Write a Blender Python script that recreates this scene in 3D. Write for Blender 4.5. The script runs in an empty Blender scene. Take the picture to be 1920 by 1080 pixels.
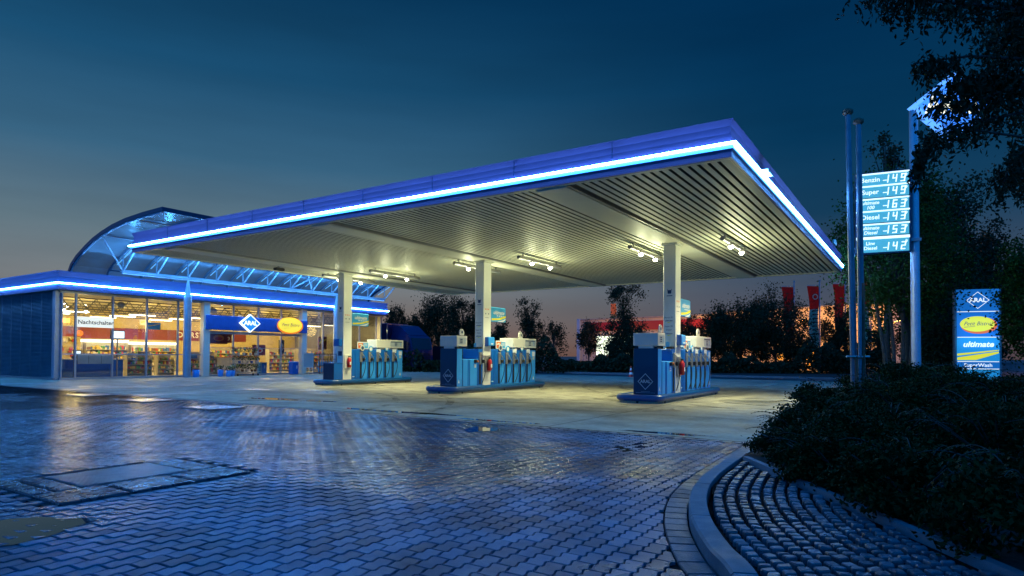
import bpy, math, random
import numpy as np
from mathutils import Vector, Matrix
R = math.radians
sc = bpy.context.scene
col = sc.collection
# ------------------------------------------------------------------ camera
YAW, PIT, ROL, FPX, CY, HC = R(-32.918), R(1.042), R(0.381), 1191.16, 644.47, 1.37
fw = Vector((math.sin(YAW)*math.cos(PIT), math.cos(YAW)*math.cos(PIT), math.sin(PIT)))
rt = Vector((math.cos(YAW), -math.sin(YAW), 0)); up = rt.cross(fw)
rt2 = rt*math.cos(ROL)+up*math.sin(ROL); up2 = up*math.cos(ROL)-rt*math.sin(ROL)
cd = bpy.data.cameras.new('camera'); cam = bpy.data.objects.new('camera', cd); col.objects.link(cam)
cam.matrix_world = Matrix(((rt2.x, up2.x, -fw.x, 0), (rt2.y, up2.y, -fw.y, 0), (rt2.z, up2.z, -fw.z, HC), (0, 0, 0, 1)))
cd.sensor_width = 36; cd.lens = 36*FPX/1920; cd.shift_y = (CY-540)/1920
cd.clip_start = .05; cd.clip_end = 2000
sc.camera = cam
def at(px, D, py=660):
    "world point seen at photo pixel px, py at depth D"
    d = fw+rt2*((px-960)/FPX)-up2*((py-CY)/FPX)
    return Vector((0, 0, HC))+d*D
# ------------------------------------------------------------------ dusk sky
def lin(c):
    return tuple(((v/255)/12.92 if v/255 <= .04045 else ((v/255+.055)/1.055)**2.4) for v in c)+(1,)
w = bpy.data.worlds.new('World'); sc.world = w; w.use_nodes = True
nt = w.node_tree; nt.nodes.clear()
def N(t, **k):
    n = nt.nodes.new(t)
    for a, b in k.items(): setattr(n, a, b)
    return n
tc = N('ShaderNodeTexCoord'); sp = N('ShaderNodeSeparateXYZ'); nt.links.new(tc.outputs['Generated'], sp.inputs[0])
def ramp(stops):
    n = N('ShaderNodeValToRGB'); e = n.color_ramp.elements
    while len(e) < len(stops): e.new(.5)
    for i, (p, c) in enumerate(stops): e[i].position = p; e[i].color = lin(c)
    nt.links.new(sp.outputs['Z'], n.inputs[0]); return n
ra = ramp([(0, (122, 90, 76)), (.045, (120, 106, 100)), (.10, (118, 124, 128)), (.17, (96, 118, 130)), (.27, (56, 100, 130)), (.38, (26, 78, 114)), (.52, (4, 48, 82)), (1, (0, 34, 72))])
rb = ramp([(0, (80, 66, 72)), (.05, (80, 80, 92)), (.11, (62, 76, 96)), (.20, (22, 62, 92)), (.30, (6, 54, 88)), (.42, (2, 48, 84)), (.55, (0, 42, 78)), (1, (0, 32, 70))])
dp = N('ShaderNodeVectorMath', operation='DOT_PRODUCT'); nt.links.new(tc.outputs['Generated'], dp.inputs[0])
g = at(60, 1, 600)-Vector((0, 0, HC)); g.normalize(); dp.inputs[1].default_value = g
mr = N('ShaderNodeMapRange'); mr.inputs[1].default_value = .45; mr.inputs[2].default_value = .97; mr.interpolation_type = 'SMOOTHSTEP'
nt.links.new(dp.outputs['Value'], mr.inputs[0])
mx = N('ShaderNodeMix', data_type='RGBA'); nt.links.new(mr.outputs[0], mx.inputs[0]); nt.links.new(rb.outputs[0], mx.inputs[6]); nt.links.new(ra.outputs[0], mx.inputs[7])
# added blue fill light in the unseen sky behind the camera and overhead
d2 = N('ShaderNodeVectorMath', operation='DOT_PRODUCT'); nt.links.new(tc.outputs['Generated'], d2.inputs[0]); d2.inputs[1].default_value = (-fw.x, -fw.y, .75)
m2 = N('ShaderNodeMapRange'); m2.inputs[1].default_value = -.35; m2.inputs[2].default_value = .55; m2.interpolation_type = 'SMOOTHSTEP'; nt.links.new(d2.outputs['Value'], m2.inputs[0])
x2 = N('ShaderNodeMix', data_type='RGBA'); nt.links.new(m2.outputs[0], x2.inputs[0]); nt.links.new(mx.outputs[2], x2.inputs[6]); x2.inputs[7].default_value = (.0, .25, 1.0, 1)
cm = N('ShaderNodeMapping'); cm.inputs['Scale'].default_value = (2, 2, 14); nt.links.new(tc.outputs['Generated'], cm.inputs[0]); cn = N('ShaderNodeTexNoise'); cn.inputs['Scale'].default_value = 1.6; cn.inputs['Detail'].default_value = 5; nt.links.new(cm.outputs[0], cn.inputs['Vector'])
cr_ = N('ShaderNodeMapRange'); cr_.inputs[1].default_value = .3; cr_.inputs[2].default_value = .7; cr_.inputs[3].default_value = .93; cr_.inputs[4].default_value = 1.07; nt.links.new(cn.outputs[0], cr_.inputs[0])
bg = N('ShaderNodeBackground'); nt.links.new(cr_.outputs[0], bg.inputs[1]); nt.links.new(x2.outputs[2], bg.inputs[0])
wo = N('ShaderNodeOutputWorld'); nt.links.new(bg.outputs[0], wo.inputs[0])
sc.view_settings.view_transform = 'Standard'; sc.view_settings.look = 'None'; sc.view_settings.gamma = 1; sc.view_settings.exposure = 0
sc.render.engine = 'CYCLES'; sc.cycles.use_denoising = True
sc.cycles.max_bounces = 7; sc.cycles.transparent_max_bounces = 12; sc.cycles.sample_clamp_indirect = 6; sc.cycles.caustics_reflective = False; sc.cycles.caustics_refractive = False
# ------------------------------------------------------------------ materials
def mat(name, c, rough=.6, metal=0, var=.12, vs=3.0, emit=None, es=0, bump=0, bs=30, spec=.5, coat=0, rv=0):
    m = bpy.data.materials.new(name); m.use_nodes = True; t = m.node_tree; b = t.nodes['Principled BSDF']
    b.inputs['Roughness'].default_value = rough; b.inputs['Metallic'].default_value = metal; b.inputs['Specular IOR Level'].default_value = spec
    b.inputs['Coat Weight'].default_value = coat
    tcn = t.nodes.new('ShaderNodeTexCoord')
    n = t.nodes.new('ShaderNodeTexNoise'); n.inputs['Scale'].default_value = vs; n.inputs['Detail'].default_value = 6; n.inputs['Roughness'].default_value = .65
    t.links.new(tcn.outputs['Object'], n.inputs['Vector'])
    r = t.nodes.new('ShaderNodeMapRange'); r.inputs[1].default_value = .3; r.inputs[2].default_value = .7; r.inputs[3].default_value = 1-var; r.inputs[4].default_value = 1+var
    t.links.new(n.outputs[0], r.inputs[0])
    v = t.nodes.new('ShaderNodeVectorMath'); v.operation = 'SCALE'; v.inputs[0].default_value = c[:3]; t.links.new(r.outputs[0], v.inputs['Scale'])
    t.links.new(v.outputs[0], b.inputs['Base Color'])
    if rv:
        r2 = t.nodes.new('ShaderNodeMapRange'); r2.inputs[1].default_value = .35; r2.inputs[2].default_value = .65; r2.inputs[3].default_value = max(.03, rough-rv); r2.inputs[4].default_value = min(1, rough+rv)
        t.links.new(n.outputs[0], r2.inputs[0]); t.links.new(r2.outputs[0], b.inputs['Roughness'])
    if emit: b.inputs['Emission Color'].default_value = tuple(emit[:3])+(1,); b.inputs['Emission Strength'].default_value = es
    if bump:
        n2 = t.nodes.new('ShaderNodeTexNoise'); n2.inputs['Scale'].default_value = bs; n2.inputs['Detail'].default_value = 5; t.links.new(tcn.outputs['Object'], n2.inputs['Vector'])
        bp = t.nodes.new('ShaderNodeBump'); bp.inputs['Strength'].default_value = bump; bp.inputs['Distance'].default_value = .01
        t.links.new(n2.outputs[0], bp.inputs['Height']); t.links.new(bp.outputs[0], b.inputs['Normal'])
    return m
def glow(name, c, s): return mat(name, (c[0]*.5, c[1]*.5, c[2]*.5), .4, emit=c, es=s, var=.03)
def glassmat(name, tint=(1, 1, 1), refl=.05):
    m = bpy.data.materials.new(name); m.use_nodes = True; t = m.node_tree; t.nodes.clear()
    o = t.nodes.new('ShaderNodeOutputMaterial'); a = t.nodes.new('ShaderNodeBsdfTransparent'); a.inputs[0].default_value = tint+(1,)
    gl = t.nodes.new('ShaderNodeBsdfGlossy'); gl.inputs['Roughness'].default_value = .02
    f = t.nodes.new('ShaderNodeLayerWeight'); f.inputs[0].default_value = .35
    mp = t.nodes.new('ShaderNodeMapRange'); mp.inputs[3].default_value = refl; mp.inputs[4].default_value = .75
    t.links.new(f.outputs['Fresnel'], mp.inputs[0])
    x = t.nodes.new('ShaderNodeMixShader'); t.links.new(mp.outputs[0], x.inputs[0]); t.links.new(a.outputs[0], x.inputs[1]); t.links.new(gl.outputs[0], x.inputs[2]); t.links.new(x.outputs[0], o.inputs[0])
    return m
def wetmat(name, c, dry, wet, scale, cov, bumpk=.3, bs=60, stain=.25, spec=.5, grad=0, isl=0, sw=None):
    "paving: dry and wet patches by world noise"
    m = bpy.data.materials.new(name); m.use_nodes = True; t = m.node_tree; b = t.nodes['Principled BSDF']; b.inputs['Specular IOR Level'].default_value = spec
    ge = t.nodes.new('ShaderNodeNewGeometry')
    def noise(s, d=5, src=None):
        n = t.nodes.new('ShaderNodeTexNoise'); n.inputs['Scale'].default_value = s; n.inputs['Detail'].default_value = d; t.links.new(ge.outputs['Position'], n.inputs['Vector']); return n
    def mrn(src, a, b_, lo, hi):
        r = t.nodes.new('ShaderNodeMapRange'); r.inputs[1].default_value = a; r.inputs[2].default_value = b_; r.inputs[3].default_value = lo; r.inputs[4].default_value = hi; t.links.new(src, r.inputs[0]); return r.outputs[0]
    n1 = noise(scale, 4); xx = t.nodes.new('ShaderNodeSeparateXYZ'); t.links.new(ge.outputs['Position'], xx.inputs[0])
    gd = mrn(xx.outputs['X'], -9, -2.5, 0, grad); ad = t.nodes.new('ShaderNodeMath'); ad.operation = 'ADD'; t.links.new(n1.outputs[0], ad.inputs[0]); t.links.new(gd, ad.inputs[1]); wetf = mrn(ad.outputs[0], cov-.07, cov+.07, 0, 1)
    if sw: t.links.new(mrn(wetf, 0, 1, sw[0], sw[1]), b.inputs['Specular IOR Level'])
    n2 = noise(9, 6); sx = t.nodes.new('ShaderNodeMath'); sx.operation = 'ADD'; sx.inputs[1].default_value = 0
    r1 = mrn(wetf, 0, 1, wet, dry); a = t.nodes.new('ShaderNodeMath'); a.operation = 'MULTIPLY'; t.links.new(r1, a.inputs[0]); t.links.new(mrn(n2.outputs[0], .3, .7, .8, 1.25), a.inputs[1]); t.links.new(a.outputs[0], b.inputs['Roughness'])
    n3 = noise(1.3, 7); n4 = noise(220, 2)
    k1 = mrn(n3.outputs[0], .3, .7, 1-stain, 1+stain); k2 = mrn(n4.outputs[0], .3, .7, .8, 1.2); k3 = mrn(wetf, 0, 1, .62, 1)
    q = t.nodes.new('ShaderNodeMath'); q.operation = 'MULTIPLY'; t.links.new(k1, q.inputs[0]); t.links.new(k2, q.inputs[1])
    q2 = t.nodes.new('ShaderNodeMath'); q2.operation = 'MULTIPLY'; t.links.new(q.outputs[0], q2.inputs[0]); t.links.new(k3, q2.inputs[1])
    q3 = t.nodes.new('ShaderNodeMath'); q3.operation = 'MULTIPLY'; t.links.new(q2.outputs[0], q3.inputs[0]); t.links.new(mrn(ge.outputs['Random Per Island'], 0, 1, 1-isl, 1+isl), q3.inputs[1]); q2 = q3
    v = t.nodes.new('ShaderNodeVectorMath'); v.operation = 'SCALE'; v.inputs[0].default_value = c; t.links.new(q2.outputs[0], v.inputs['Scale'])
    t.links.new(v.outputs[0], b.inputs['Base Color'])
    n5 = noise(bs, 4); bp = t.nodes.new('ShaderNodeBump'); bp.inputs['Strength'].default_value = bumpk; bp.inputs['Distance'].default_value = .006
    t.links.new(n5.outputs[0], bp.inputs['Height']); t.links.new(bp.outputs[0], b.inputs['Normal'])
    return m
M = {}
M['asphalt'] = wetmat('asphalt', (.045, .047, .052), .6, .3, .3, .45, .5, 80)
M['concrete'] = wetmat('concrete', (.28, .265, .195), .62, .30, .35, .40, .25, 70, .38)
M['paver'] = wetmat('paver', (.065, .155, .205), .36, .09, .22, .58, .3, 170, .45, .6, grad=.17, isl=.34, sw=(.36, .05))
M['joint'] = mat('joint_sand', (.004, .004, .004), .95, spec=.1)
M['kerb'] = wetmat('kerb_stone', (.13, .17, .19), .7, .45, .5, .4, .5, 160, .15)
M['cobble'] = wetmat('granite_sett', (.065, .095, .115), .6, .3, .6, .5, 1.0, 60, .4, isl=.35)
M['soil'] = mat('soil', (.015, .012, .009), .95, bump=.8, bs=20)
M['water'] = mat('water', (.004, .005, .006), .02, var=0, spec=.6)
M['white'] = mat('white_paint', (.72, .72, .66), .35, vs=1.2, var=.06)
M['cream'] = mat('cream_panel', (.70, .69, .60), .35, vs=1, var=.05)
M['soffit'] = mat('soffit_metal', (.72, .71, .60), .5, 0, vs=.6, var=.08, spec=.35)
M['dark'] = mat('dark_gap', (.012, .014, .014), .6)
M['fascia'] = mat('fascia_blue', (.075, .045, .12), .42, vs=.7, var=.05)
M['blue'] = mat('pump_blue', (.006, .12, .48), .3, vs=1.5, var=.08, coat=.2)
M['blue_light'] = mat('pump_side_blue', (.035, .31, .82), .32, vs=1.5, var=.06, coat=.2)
M['navy'] = mat('navy_panel', (.004, .020, .065), .3, vs=2, var=.1, coat=.2)
M['black'] = mat('black_rubber', (.012, .012, .013), .45)
M['steel'] = mat('steel', (.45, .45, .45), .3, .9)
M['grey'] = mat('grey_metal', (.28, .28, .29), .4, .5)
M['frame'] = mat('window_frame', (.42, .42, .46), .35, .4)
M['red'] = mat('red_paint', (.55, .02, .015), .3)
M['yellow'] = mat('yellow_print', (.85, .75, .03), .4)
M['print_white'] = mat('print_white', (.8, .8, .8), .4, var=.02)
M['print_grey'] = mat('print_grey', (.45, .5, .52), .4, var=.02)
M['ink'] = mat('ink', (.02, .06, .14), .5, var=.02)
M['orange'] = mat('orange_print', (.75, .18, .02), .4)
M['sky_blue'] = mat('sky_blue_print', (.05, .36, .70), .35)
M['glass'] = glassmat('window_glass')
M['neon'] = glow('neon_tube', (.11, .42, 1.0), 105)
M['neon_halo'] = glow('neon_channel', (.06, .36, 1.0), 1.5)
M['lamp'] = glow('lamp_lens', (1, .93, .70), 60)
M['bluetube'] = glow('rib_tube', (.18, .58, 1.0), .7)
M['frost'] = mat('frosted_sheet', (.30, .40, .48), .25, vs=.8, var=.15)
M['rib'] = mat('rib_paint', (.35, .42, .52), .35, .2)
# ------------------------------------------------------------------ mesh building
class MB:
    def __init__(s): s.v = []; s.f = []; s.m = []; s.mats = []; s.sm = []
    def mi(s, m):
        m = M[m] if isinstance(m, str) else m
        if m not in s.mats: s.mats.append(m)
        return s.mats.index(m)
    def add(s, vs, fs, m, smooth=False, T=None):
        o = len(s.v); k = s.mi(m)
        s.v += [tuple(T @ Vector(p)) if T else tuple(p) for p in vs]
        for f in fs: s.f.append(tuple(i+o for i in f)); s.m.append(k); s.sm.append(smooth)
        return s
    def box(s, a, b, m, T=None, bev=0):
        x0, y0, z0 = [min(p, q) for p, q in zip(a, b)]; x1, y1, z1 = [max(p, q) for p, q in zip(a, b)]
        if bev <= 0:
            vs = [(x0, y0, z0), (x1, y0, z0), (x1, y1, z0), (x0, y1, z0), (x0, y0, z1), (x1, y0, z1), (x1, y1, z1), (x0, y1, z1)]
            fs = [(0, 3, 2, 1), (4, 5, 6, 7), (0, 1, 5, 4), (1, 2, 6, 5), (2, 3, 7, 6), (3, 0, 4, 7)]
            return s.add(vs, fs, m, False, T)
        e = min(bev, (x1-x0)/2.01, (y1-y0)/2.01, (z1-z0)/2.01)
        vs = []; idx = {}
        for i, (X, sx) in enumerate(((x0, 1), (x1, -1))):
            for j, (Y, sy) in enumerate(((y0, 1), (y1, -1))):
                for k, (Z, sz) in enumerate(((z0, 1), (z1, -1))):
                    for ax in range(3):
                        p = [X+sx*e, Y+sy*e, Z+sz*e]; p[ax] = (X, Y, Z)[ax]
                        idx[(i, j, k, ax)] = len(vs); vs.append(tuple(p))
        fs = []
        for i in (0, 1):
            q = [idx[(i, a_, b_, 0)] for a_, b_ in ((0, 0), (1, 0), (1, 1), (0, 1))]; fs.append(q if i else q[::-1])
            q = [idx[(a_, i, b_, 1)] for a_, b_ in ((0, 0), (0, 1), (1, 1), (1, 0))]; fs.append(q if i else q[::-1])
            q = [idx[(a_, b_, i, 2)] for a_, b_ in ((0, 0), (1, 0), (1, 1), (0, 1))]; fs.append(q if i else q[::-1])
        for a_ in (0, 1):
            for b_ in (0, 1):
                fs.append([idx[(0, a_, b_, 1)], idx[(1, a_, b_, 1)], idx[(1, a_, b_, 2)], idx[(0, a_, b_, 2)]])
                fs.append([idx[(a_, 0, b_, 0)], idx[(a_, 1, b_, 0)], idx[(a_, 1, b_, 2)], idx[(a_, 0, b_, 2)]])
                fs.append([idx[(a_, b_, 0, 0)], idx[(a_, b_, 1, 0)], idx[(a_, b_, 1, 1)], idx[(a_, b_, 0, 1)]])
                for c_ in (0, 1): fs.append([idx[(a_, b_, c_, 0)], idx[(a_, b_, c_, 1)], idx[(a_, b_, c_, 2)]])
        return s.add(vs, fs, m, False, T)
    def tube(s, pts, r, m, n=8, cap=True, T=None, smooth=True):
        pts = [Vector(p) for p in pts]; rs = r if isinstance(r, (list, tuple)) else [r]*len(pts)
        vs = []; fs = []
        d0 = (pts[1]-pts[0]).normalized(); a = Vector((0, 0, 1)) if abs(d0.z) < .9 else Vector((1, 0, 0)); nn = d0.cross(a).normalized()
        for i, p in enumerate(pts):
            d = (pts[min(i+1, len(pts)-1)]-pts[max(i-1, 0)]).normalized()
            nn = (nn-d*nn.dot(d)).normalized(); bb = d.cross(nn)
            for k in range(n):
                an = 2*math.pi*k/n; vs.append(p+(nn*math.cos(an)+bb*math.sin(an))*rs[i])
        for i in range(len(pts)-1):
            for k in range(n):
                k2 = (k+1) % n; fs.append((i*n+k, i*n+k2, (i+1)*n+k2, (i+1)*n+k))
        s.add(vs, fs, m, smooth, T)
        if cap:
            o = (len(pts)-1)*n
            s.add(vs, [tuple(range(n))[::-1], tuple(range(o, o+n))], m, False, T)
        return s
    def cyl(s, p, q, r, m, n=16, T=None, r2=None): return s.tube([p, q], [r, r if r2 is None else r2], m, n, T=T)
    def prism(s, poly, h0, h1, m, ax='z', T=None):
        n = len(poly)
        def P(a, b, h): return {'z': (a, b, h), 'x': (h, a, b), 'y': (a, h, b)}[ax]
        vs = [P(a, b, h0) for a, b in poly]+[P(a, b, h1) for a, b in poly]
        fs = [tuple(range(n))[::-1], tuple(range(n, 2*n))]+[(i, (i+1) % n, n+(i+1) % n, n+i) for i in range(n)]
        return s.add(vs, fs, m, False, T)
    def sphere(s, c, r, m, n=10, T=None, sz=1):
        vs = []; fs = []; h = n//2
        for i in range(h+1):
            th = math.pi*i/h
            for k in range(n):
                ph = 2*math.pi*k/n; vs.append((c[0]+r*math.sin(th)*math.cos(ph), c[1]+r*math.sin(th)*math.sin(ph), c[2]+r*sz*math.cos(th)))
        for i in range(h):
            for k in range(n): fs.append((i*n+k, (i+1)*n+k, (i+1)*n+(k+1) % n, i*n+(k+1) % n))
        return s.add(vs, fs, m, True, T)
    def text(s, str_, m, o, xd, yd, size, bold=.0, shear=0, ex=.003, align='CENTER', sx=1, space=1):
        c = bpy.data.curves.new('txt', 'FONT'); c.body = str_; c.size = 1; c.align_x = align; c.align_y = 'CENTER'; c.offset = bold; c.shear = shear; c.resolution_u = 3; c.space_character = space
        ob = bpy.data.objects.new('txt', c); col.objects.link(ob)
        dg = bpy.context.evaluated_depsgraph_get(); me = bpy.data.meshes.new_from_object(ob.evaluated_get(dg))
        X = Vector(xd).normalized(); Y = Vector(yd).normalized(); Z = X.cross(Y); O = Vector(o)
        vs = [O+X*(v.co.x*size*sx)+Y*(v.co.y*size)+Z*ex for v in me.vertices]
        fs = [tuple(p.vertices) for p in me.polygons]
        if vs: s.add(vs, fs, m)
        bpy.data.objects.remove(ob); bpy.data.curves.remove(c); bpy.data.meshes.remove(me); return s
    def poly(s, pts, m, o, xd, yd, ex=.003):
        X = Vector(xd).normalized(); Y = Vector(yd).normalized(); Z = X.cross(Y); O = Vector(o)
        return s.add([O+X*a+Y*b+Z*ex for a, b in pts], [tuple(range(len(pts)))], m)
    def ring(s, pts, t, m, o, xd, yd, ex=.003):
        "outline band of a convex polygon"
        cx = sum(p[0] for p in pts)/len(pts); cy_ = sum(p[1] for p in pts)/len(pts); n = len(pts)
        rr = max(math.hypot(p[0]-cx, p[1]-cy_) for p in pts); k = 1-t/rr
        X = Vector(xd).normalized(); Y = Vector(yd).normalized(); Z = X.cross(Y); O = Vector(o)
        q = [(cx+(a-cx)*k, cy_+(b-cy_)*k) for a, b in pts]
        return s.add([O+X*a+Y*b+Z*ex for a, b in list(pts)+q], [(i, (i+1) % n, n+(i+1) % n, n+i) for i in range(n)], m)
    def build(s, name, parent=None, loc=None):
        me = bpy.data.meshes.new(name); vs = s.v
        if loc is not None: L = Vector(loc); vs = [tuple(Vector(p)-L) for p in vs]
        me.from_pydata(vs, [], s.f)
        for m in s.mats: me.materials.append(m)
        me.polygons.foreach_set('material_index', s.m); me.polygons.foreach_set('use_smooth', s.sm); me.update()
        ob = bpy.data.objects.new(name, me); col.objects.link(ob)
        if loc is not None: ob.location = loc
        if parent:
            ob.parent = parent
            if loc is None: ob.location = -wpos(parent)
        return ob
def wpos(o):
    p = Vector(o.location)
    while o.parent: o = o.parent; p = p+Vector(o.location)
    return p
def npmesh(name, V, F, mats, parent=None, smooth=False, mi=None, loc=(0, 0, 0)):
    "F: (n,k) index array"
    me = bpy.data.meshes.new(name); V = np.asarray(V, np.float32)-np.asarray(loc, np.float32); n, k = F.shape
    me.vertices.add(len(V)); me.vertices.foreach_set('co', V.ravel()); me.loops.add(n*k); me.loops.foreach_set('vertex_index', F.astype(np.int32).ravel())
    me.polygons.add(n); me.polygons.foreach_set('loop_start', np.arange(0, n*k, k, dtype=np.int32)); 
    for m in mats: me.materials.append(M[m] if isinstance(m, str) else m)
    if mi is not None: me.polygons.foreach_set('material_index', mi.astype(np.int32))
    me.polygons.foreach_set('use_smooth', np.full(n, smooth)); me.update(calc_edges=True)
    ob = bpy.data.objects.new(name, me); col.objects.link(ob)
    if parent: ob.parent = parent; ob.location = Vector(loc)-wpos(parent)
    else: ob.location = loc
    return ob
def tag(o, label=None, cat=None, group=None, kind=None):
    if label: o['label'] = label
    if cat: o['category'] = cat
    if group: o['group'] = group
    if kind: o['kind'] = kind
    return o
def thing(name, label, cat, loc=(0, 0, 0), group=None):
    o = bpy.data.objects.new(name, None); o.empty_display_size = .2; col.objects.link(o); o.location = loc
    return tag(o, label, cat, group)
def light(kind, loc, power, color, parent=None, size=.06, name='light_source', **k):
    l = bpy.data.lights.new(name, kind); l.energy = power; l.color = color
    if kind in ('POINT', 'SPOT'): l.shadow_soft_size = size
    else: l.size = size if size > .1 else .7
    for a, b in k.items(): setattr(l, a, b)
    o = bpy.data.objects.new(name, l); col.objects.link(o); o.location = loc
    if parent: o.parent = parent; o.location = Vector(loc)-wpos(parent)
    return o
def copy_tree(o, off, parent=None, **props):
    c = o.copy(); col.objects.link(c)
    if parent: c.parent = parent
    else: c.location = Vector(o.location)+Vector(off)
    for ch in [x for x in KIDS(o)]: copy_tree(ch, off, c)
    for a, b in props.items(): c[a] = b
    return c
def KIDS(o): return [x for x in bpy.data.objects if x.parent == o]
M['board_blue'] = mat('board_blue', (.012, .10, .42), .4); M['slat_gap'] = mat('slat_gap', (.08, .08, .07), .7); M['bumper'] = mat('bumper_blue', (.004, .075, .26), .3, coat=.2, var=.15, vs=4)
M['slat_side_shade'] = mat('slat_side_shade', (.09, .095, .08), .6)  # darker copy of the soffit colour, shade painted onto the slat sides
def sheetmat():
    m = mat('arch_sheet', (.32, .42, .50), .25, vs=.8, var=.15); t = m.node_tree; b = t.nodes['Principled BSDF']; o = t.nodes['Material Output']; tr = t.nodes.new('ShaderNodeBsdfTransparent'); tr.inputs[0].default_value = (.75, .88, 1, 1); x = t.nodes.new('ShaderNodeMixShader'); x.inputs[0].default_value = .55
    t.links.new(tr.outputs[0], x.inputs[1]); t.links.new(b.outputs[0], x.inputs[2]); t.links.new(x.outputs[0], o.inputs[0]); return m
M['sheet'] = sheetmat()
XP, YP, ZP = (1, 0, 0), (0, 1, 0), (0, 0, 1)
# ================================================================== ground
rng = np.random.default_rng(5); random.seed(5)
def sheet(name, pts, z, m, kind='structure', th=0):
    b = MB()
    if th: b.prism(pts, z-th, z, m)
    else: b.add([(x, y, z) for x, y in pts], [tuple(range(len(pts)))], m)
    o = b.build(name); tag(o, kind=kind); return o
sheet('ground', [(-700, -60), (300, -60), (300, 900), (-700, 900)], -.06, 'asphalt')
sheet('road', [(-200, 24.5), (60, 24.5), (60, 44.6), (-200, 44.6)], -.030, 'asphalt')
FR = 10.62
sheet('paving_bed', [(-90, -12), (-1.0, -12), (-1.0, FR), (-90, FR)], -.022, 'joint')
# concrete forecourt as slabs with joints
b = MB(); b.add([(-90, FR+.02, -.012), (-1.9, FR+.02, -.012), (-1.9, 40, -.012), (-90, 40, -.012)], [(0, 1, 2, 3)], 'joint')
xs = [-75, -60, -48, -41, -36.0, -30.5, -25, -20, -15, -10.3, -6.1, -2.08]
ys = [FR+.03, 14.4, 18.2, 22.4, 26.6, 31, 35.4, 39.9]
for i in range(len(xs)-1):
    for j in range(len(ys)-1):
        a = .012; b.add([(xs[i]+a, ys[j]+a, 0), (xs[i+1]-a, ys[j]+a, 0), (xs[i+1]-a, ys[j+1]-a, 0), (xs[i]+a, ys[j+1]-a, 0)], [(0, 1, 2, 3)], 'concrete')
tag(b.build('concrete_forecourt'), kind='structure')
b = MB(); b.box((-90, FR-.09, -.02), (-2.2, FR-.005, -.003), 'grey')
for k in range(440): b.box((-90+k*.2, FR-.075, -.003), (-90+k*.2+.05, FR-.02, -.0025), 'dark')
tag(b.build('drain_channel'), kind='structure')
# kerb curve (outer face, inner edge)
KO = [(.6, -1.5), (.1, .6), (-.36, 2.2), (-.91, 3.75), (-1.24, 4.35), (-1.6, 5.15), (-1.88, 6.1), (-2.02, 7.1), (-2.08, 8.3), (-2.12, 9.6), (-2.15, 11.5), (-2.15, 14), (-2.15, 17), (-2.15, 20), (-2.15, 24)]
def cat(P, n=10):
    out = []
    for i in range(len(P)-1):
        p0 = P[max(i-1, 0)]; p1 = P[i]; p2 = P[i+1]; p3 = P[min(i+2, len(P)-1)]
        for k in range(n):
            t = k/n
            out.append(tuple(.5*((2*p1[a])+(-p0[a]+p2[a])*t+(2*p0[a]-5*p1[a]+4*p2[a]-p3[a])*t*t+(-p0[a]+3*p1[a]-3*p2[a]+p3[a])*t**3) for a in range(2)))
    out.append(P[-1]); return out
KC = cat(KO)
def offs(c, d):
    o = []
    for i in range(len(c)):
        a = Vector(c[max(i-1, 0)]); q = Vector(c[min(i+1, len(c)-1)]); t = (q-a).normalized(); o.append((c[i][0]+t.y*d, c[i][1]-t.x*d))
    return o
KI = offs(KC, .155); acc = 0; st = 0; b = MB()
for i in range(1, len(KC)):
    acc += math.dist(KC[i-1], KC[i])
    if acc > .62 or i == len(KC)-1:
        A = KC[st:i+1]; B = KI[st:i+1]
        # shrink ends slightly for the joint
        def sh(L):
            L = [Vector(p) for p in L]; d = (L[1]-L[0]).normalized(); e = (L[-1]-L[-2]).normalized(); L[0] = L[0]+d*.004; L[-1] = L[-1]-e*.004; return L
        A = sh(A); B = sh(B); n = len(A); hz = .105+random.uniform(-.005, .004)
        prof = lambda k: [(A[k].x, A[k].y, -.05), (A[k].x, A[k].y, hz-.018), (A[k].x+(B[k].x-A[k].x)*.1, A[k].y+(B[k].y-A[k].y)*.1, hz), (B[k].x-(B[k].x-A[k].x)*.04, B[k].y-(B[k].y-A[k].y)*.04, hz), (B[k].x, B[k].y, hz-.01), (B[k].x, B[k].y, -.05)]
        vs = [p for k in range(n) for p in prof(k)]; fs = [(k*6+j, (k+1)*6+j, (k+1)*6+j+1, k*6+j+1) for k in range(n-1) for j in range(5)]
        fs = [f[::-1] for f in fs]+[tuple(range(6)), tuple(range((n-1)*6, n*6))[::-1]]
        b.add(vs, fs, 'kerb'); st = i; acc = 0
tag(b.build('kerb'), kind='structure')
# row of gutter sett plates along the kerb
GO = offs(KC, -.20); GI = offs(KC, -.012); b = MB(); acc = 0; st = 0
for i in range(1, len(KC)):
    acc += math.dist(GO[i-1], GO[i])
    if acc > .17:
        a0, a1, c0, c1 = Vector(GO[st]), Vector(GO[i]), Vector(GI[st]), Vector(GI[i]); u_ = (a1-a0).normalized()*.006
        z = .001+random.uniform(-.003, .001); dz = -.010
        o4 = [a0+u_, a1-u_, c1-u_, c0+u_]; i4 = [p+(sum(o4, Vector((0, 0)))/4-p)*.07 for p in o4]
        if KC[i][1] < 10.4: b.add([(p.x, p.y, z+dz) for p in o4]+[(p.x, p.y, z) for p in i4]+[(p.x, p.y, -.03) for p in o4], [(4, 5, 6, 7)]+[(k, (k+1) % 4, 4+(k+1) % 4, 4+k) for k in range(4)]+[(8+k, 8+(k+1) % 4, (k+1) % 4, k) for k in range(4)], 'cobble')
        st = i; acc = 0
tag(b.build('gutter_strip'), kind='structure')
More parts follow.
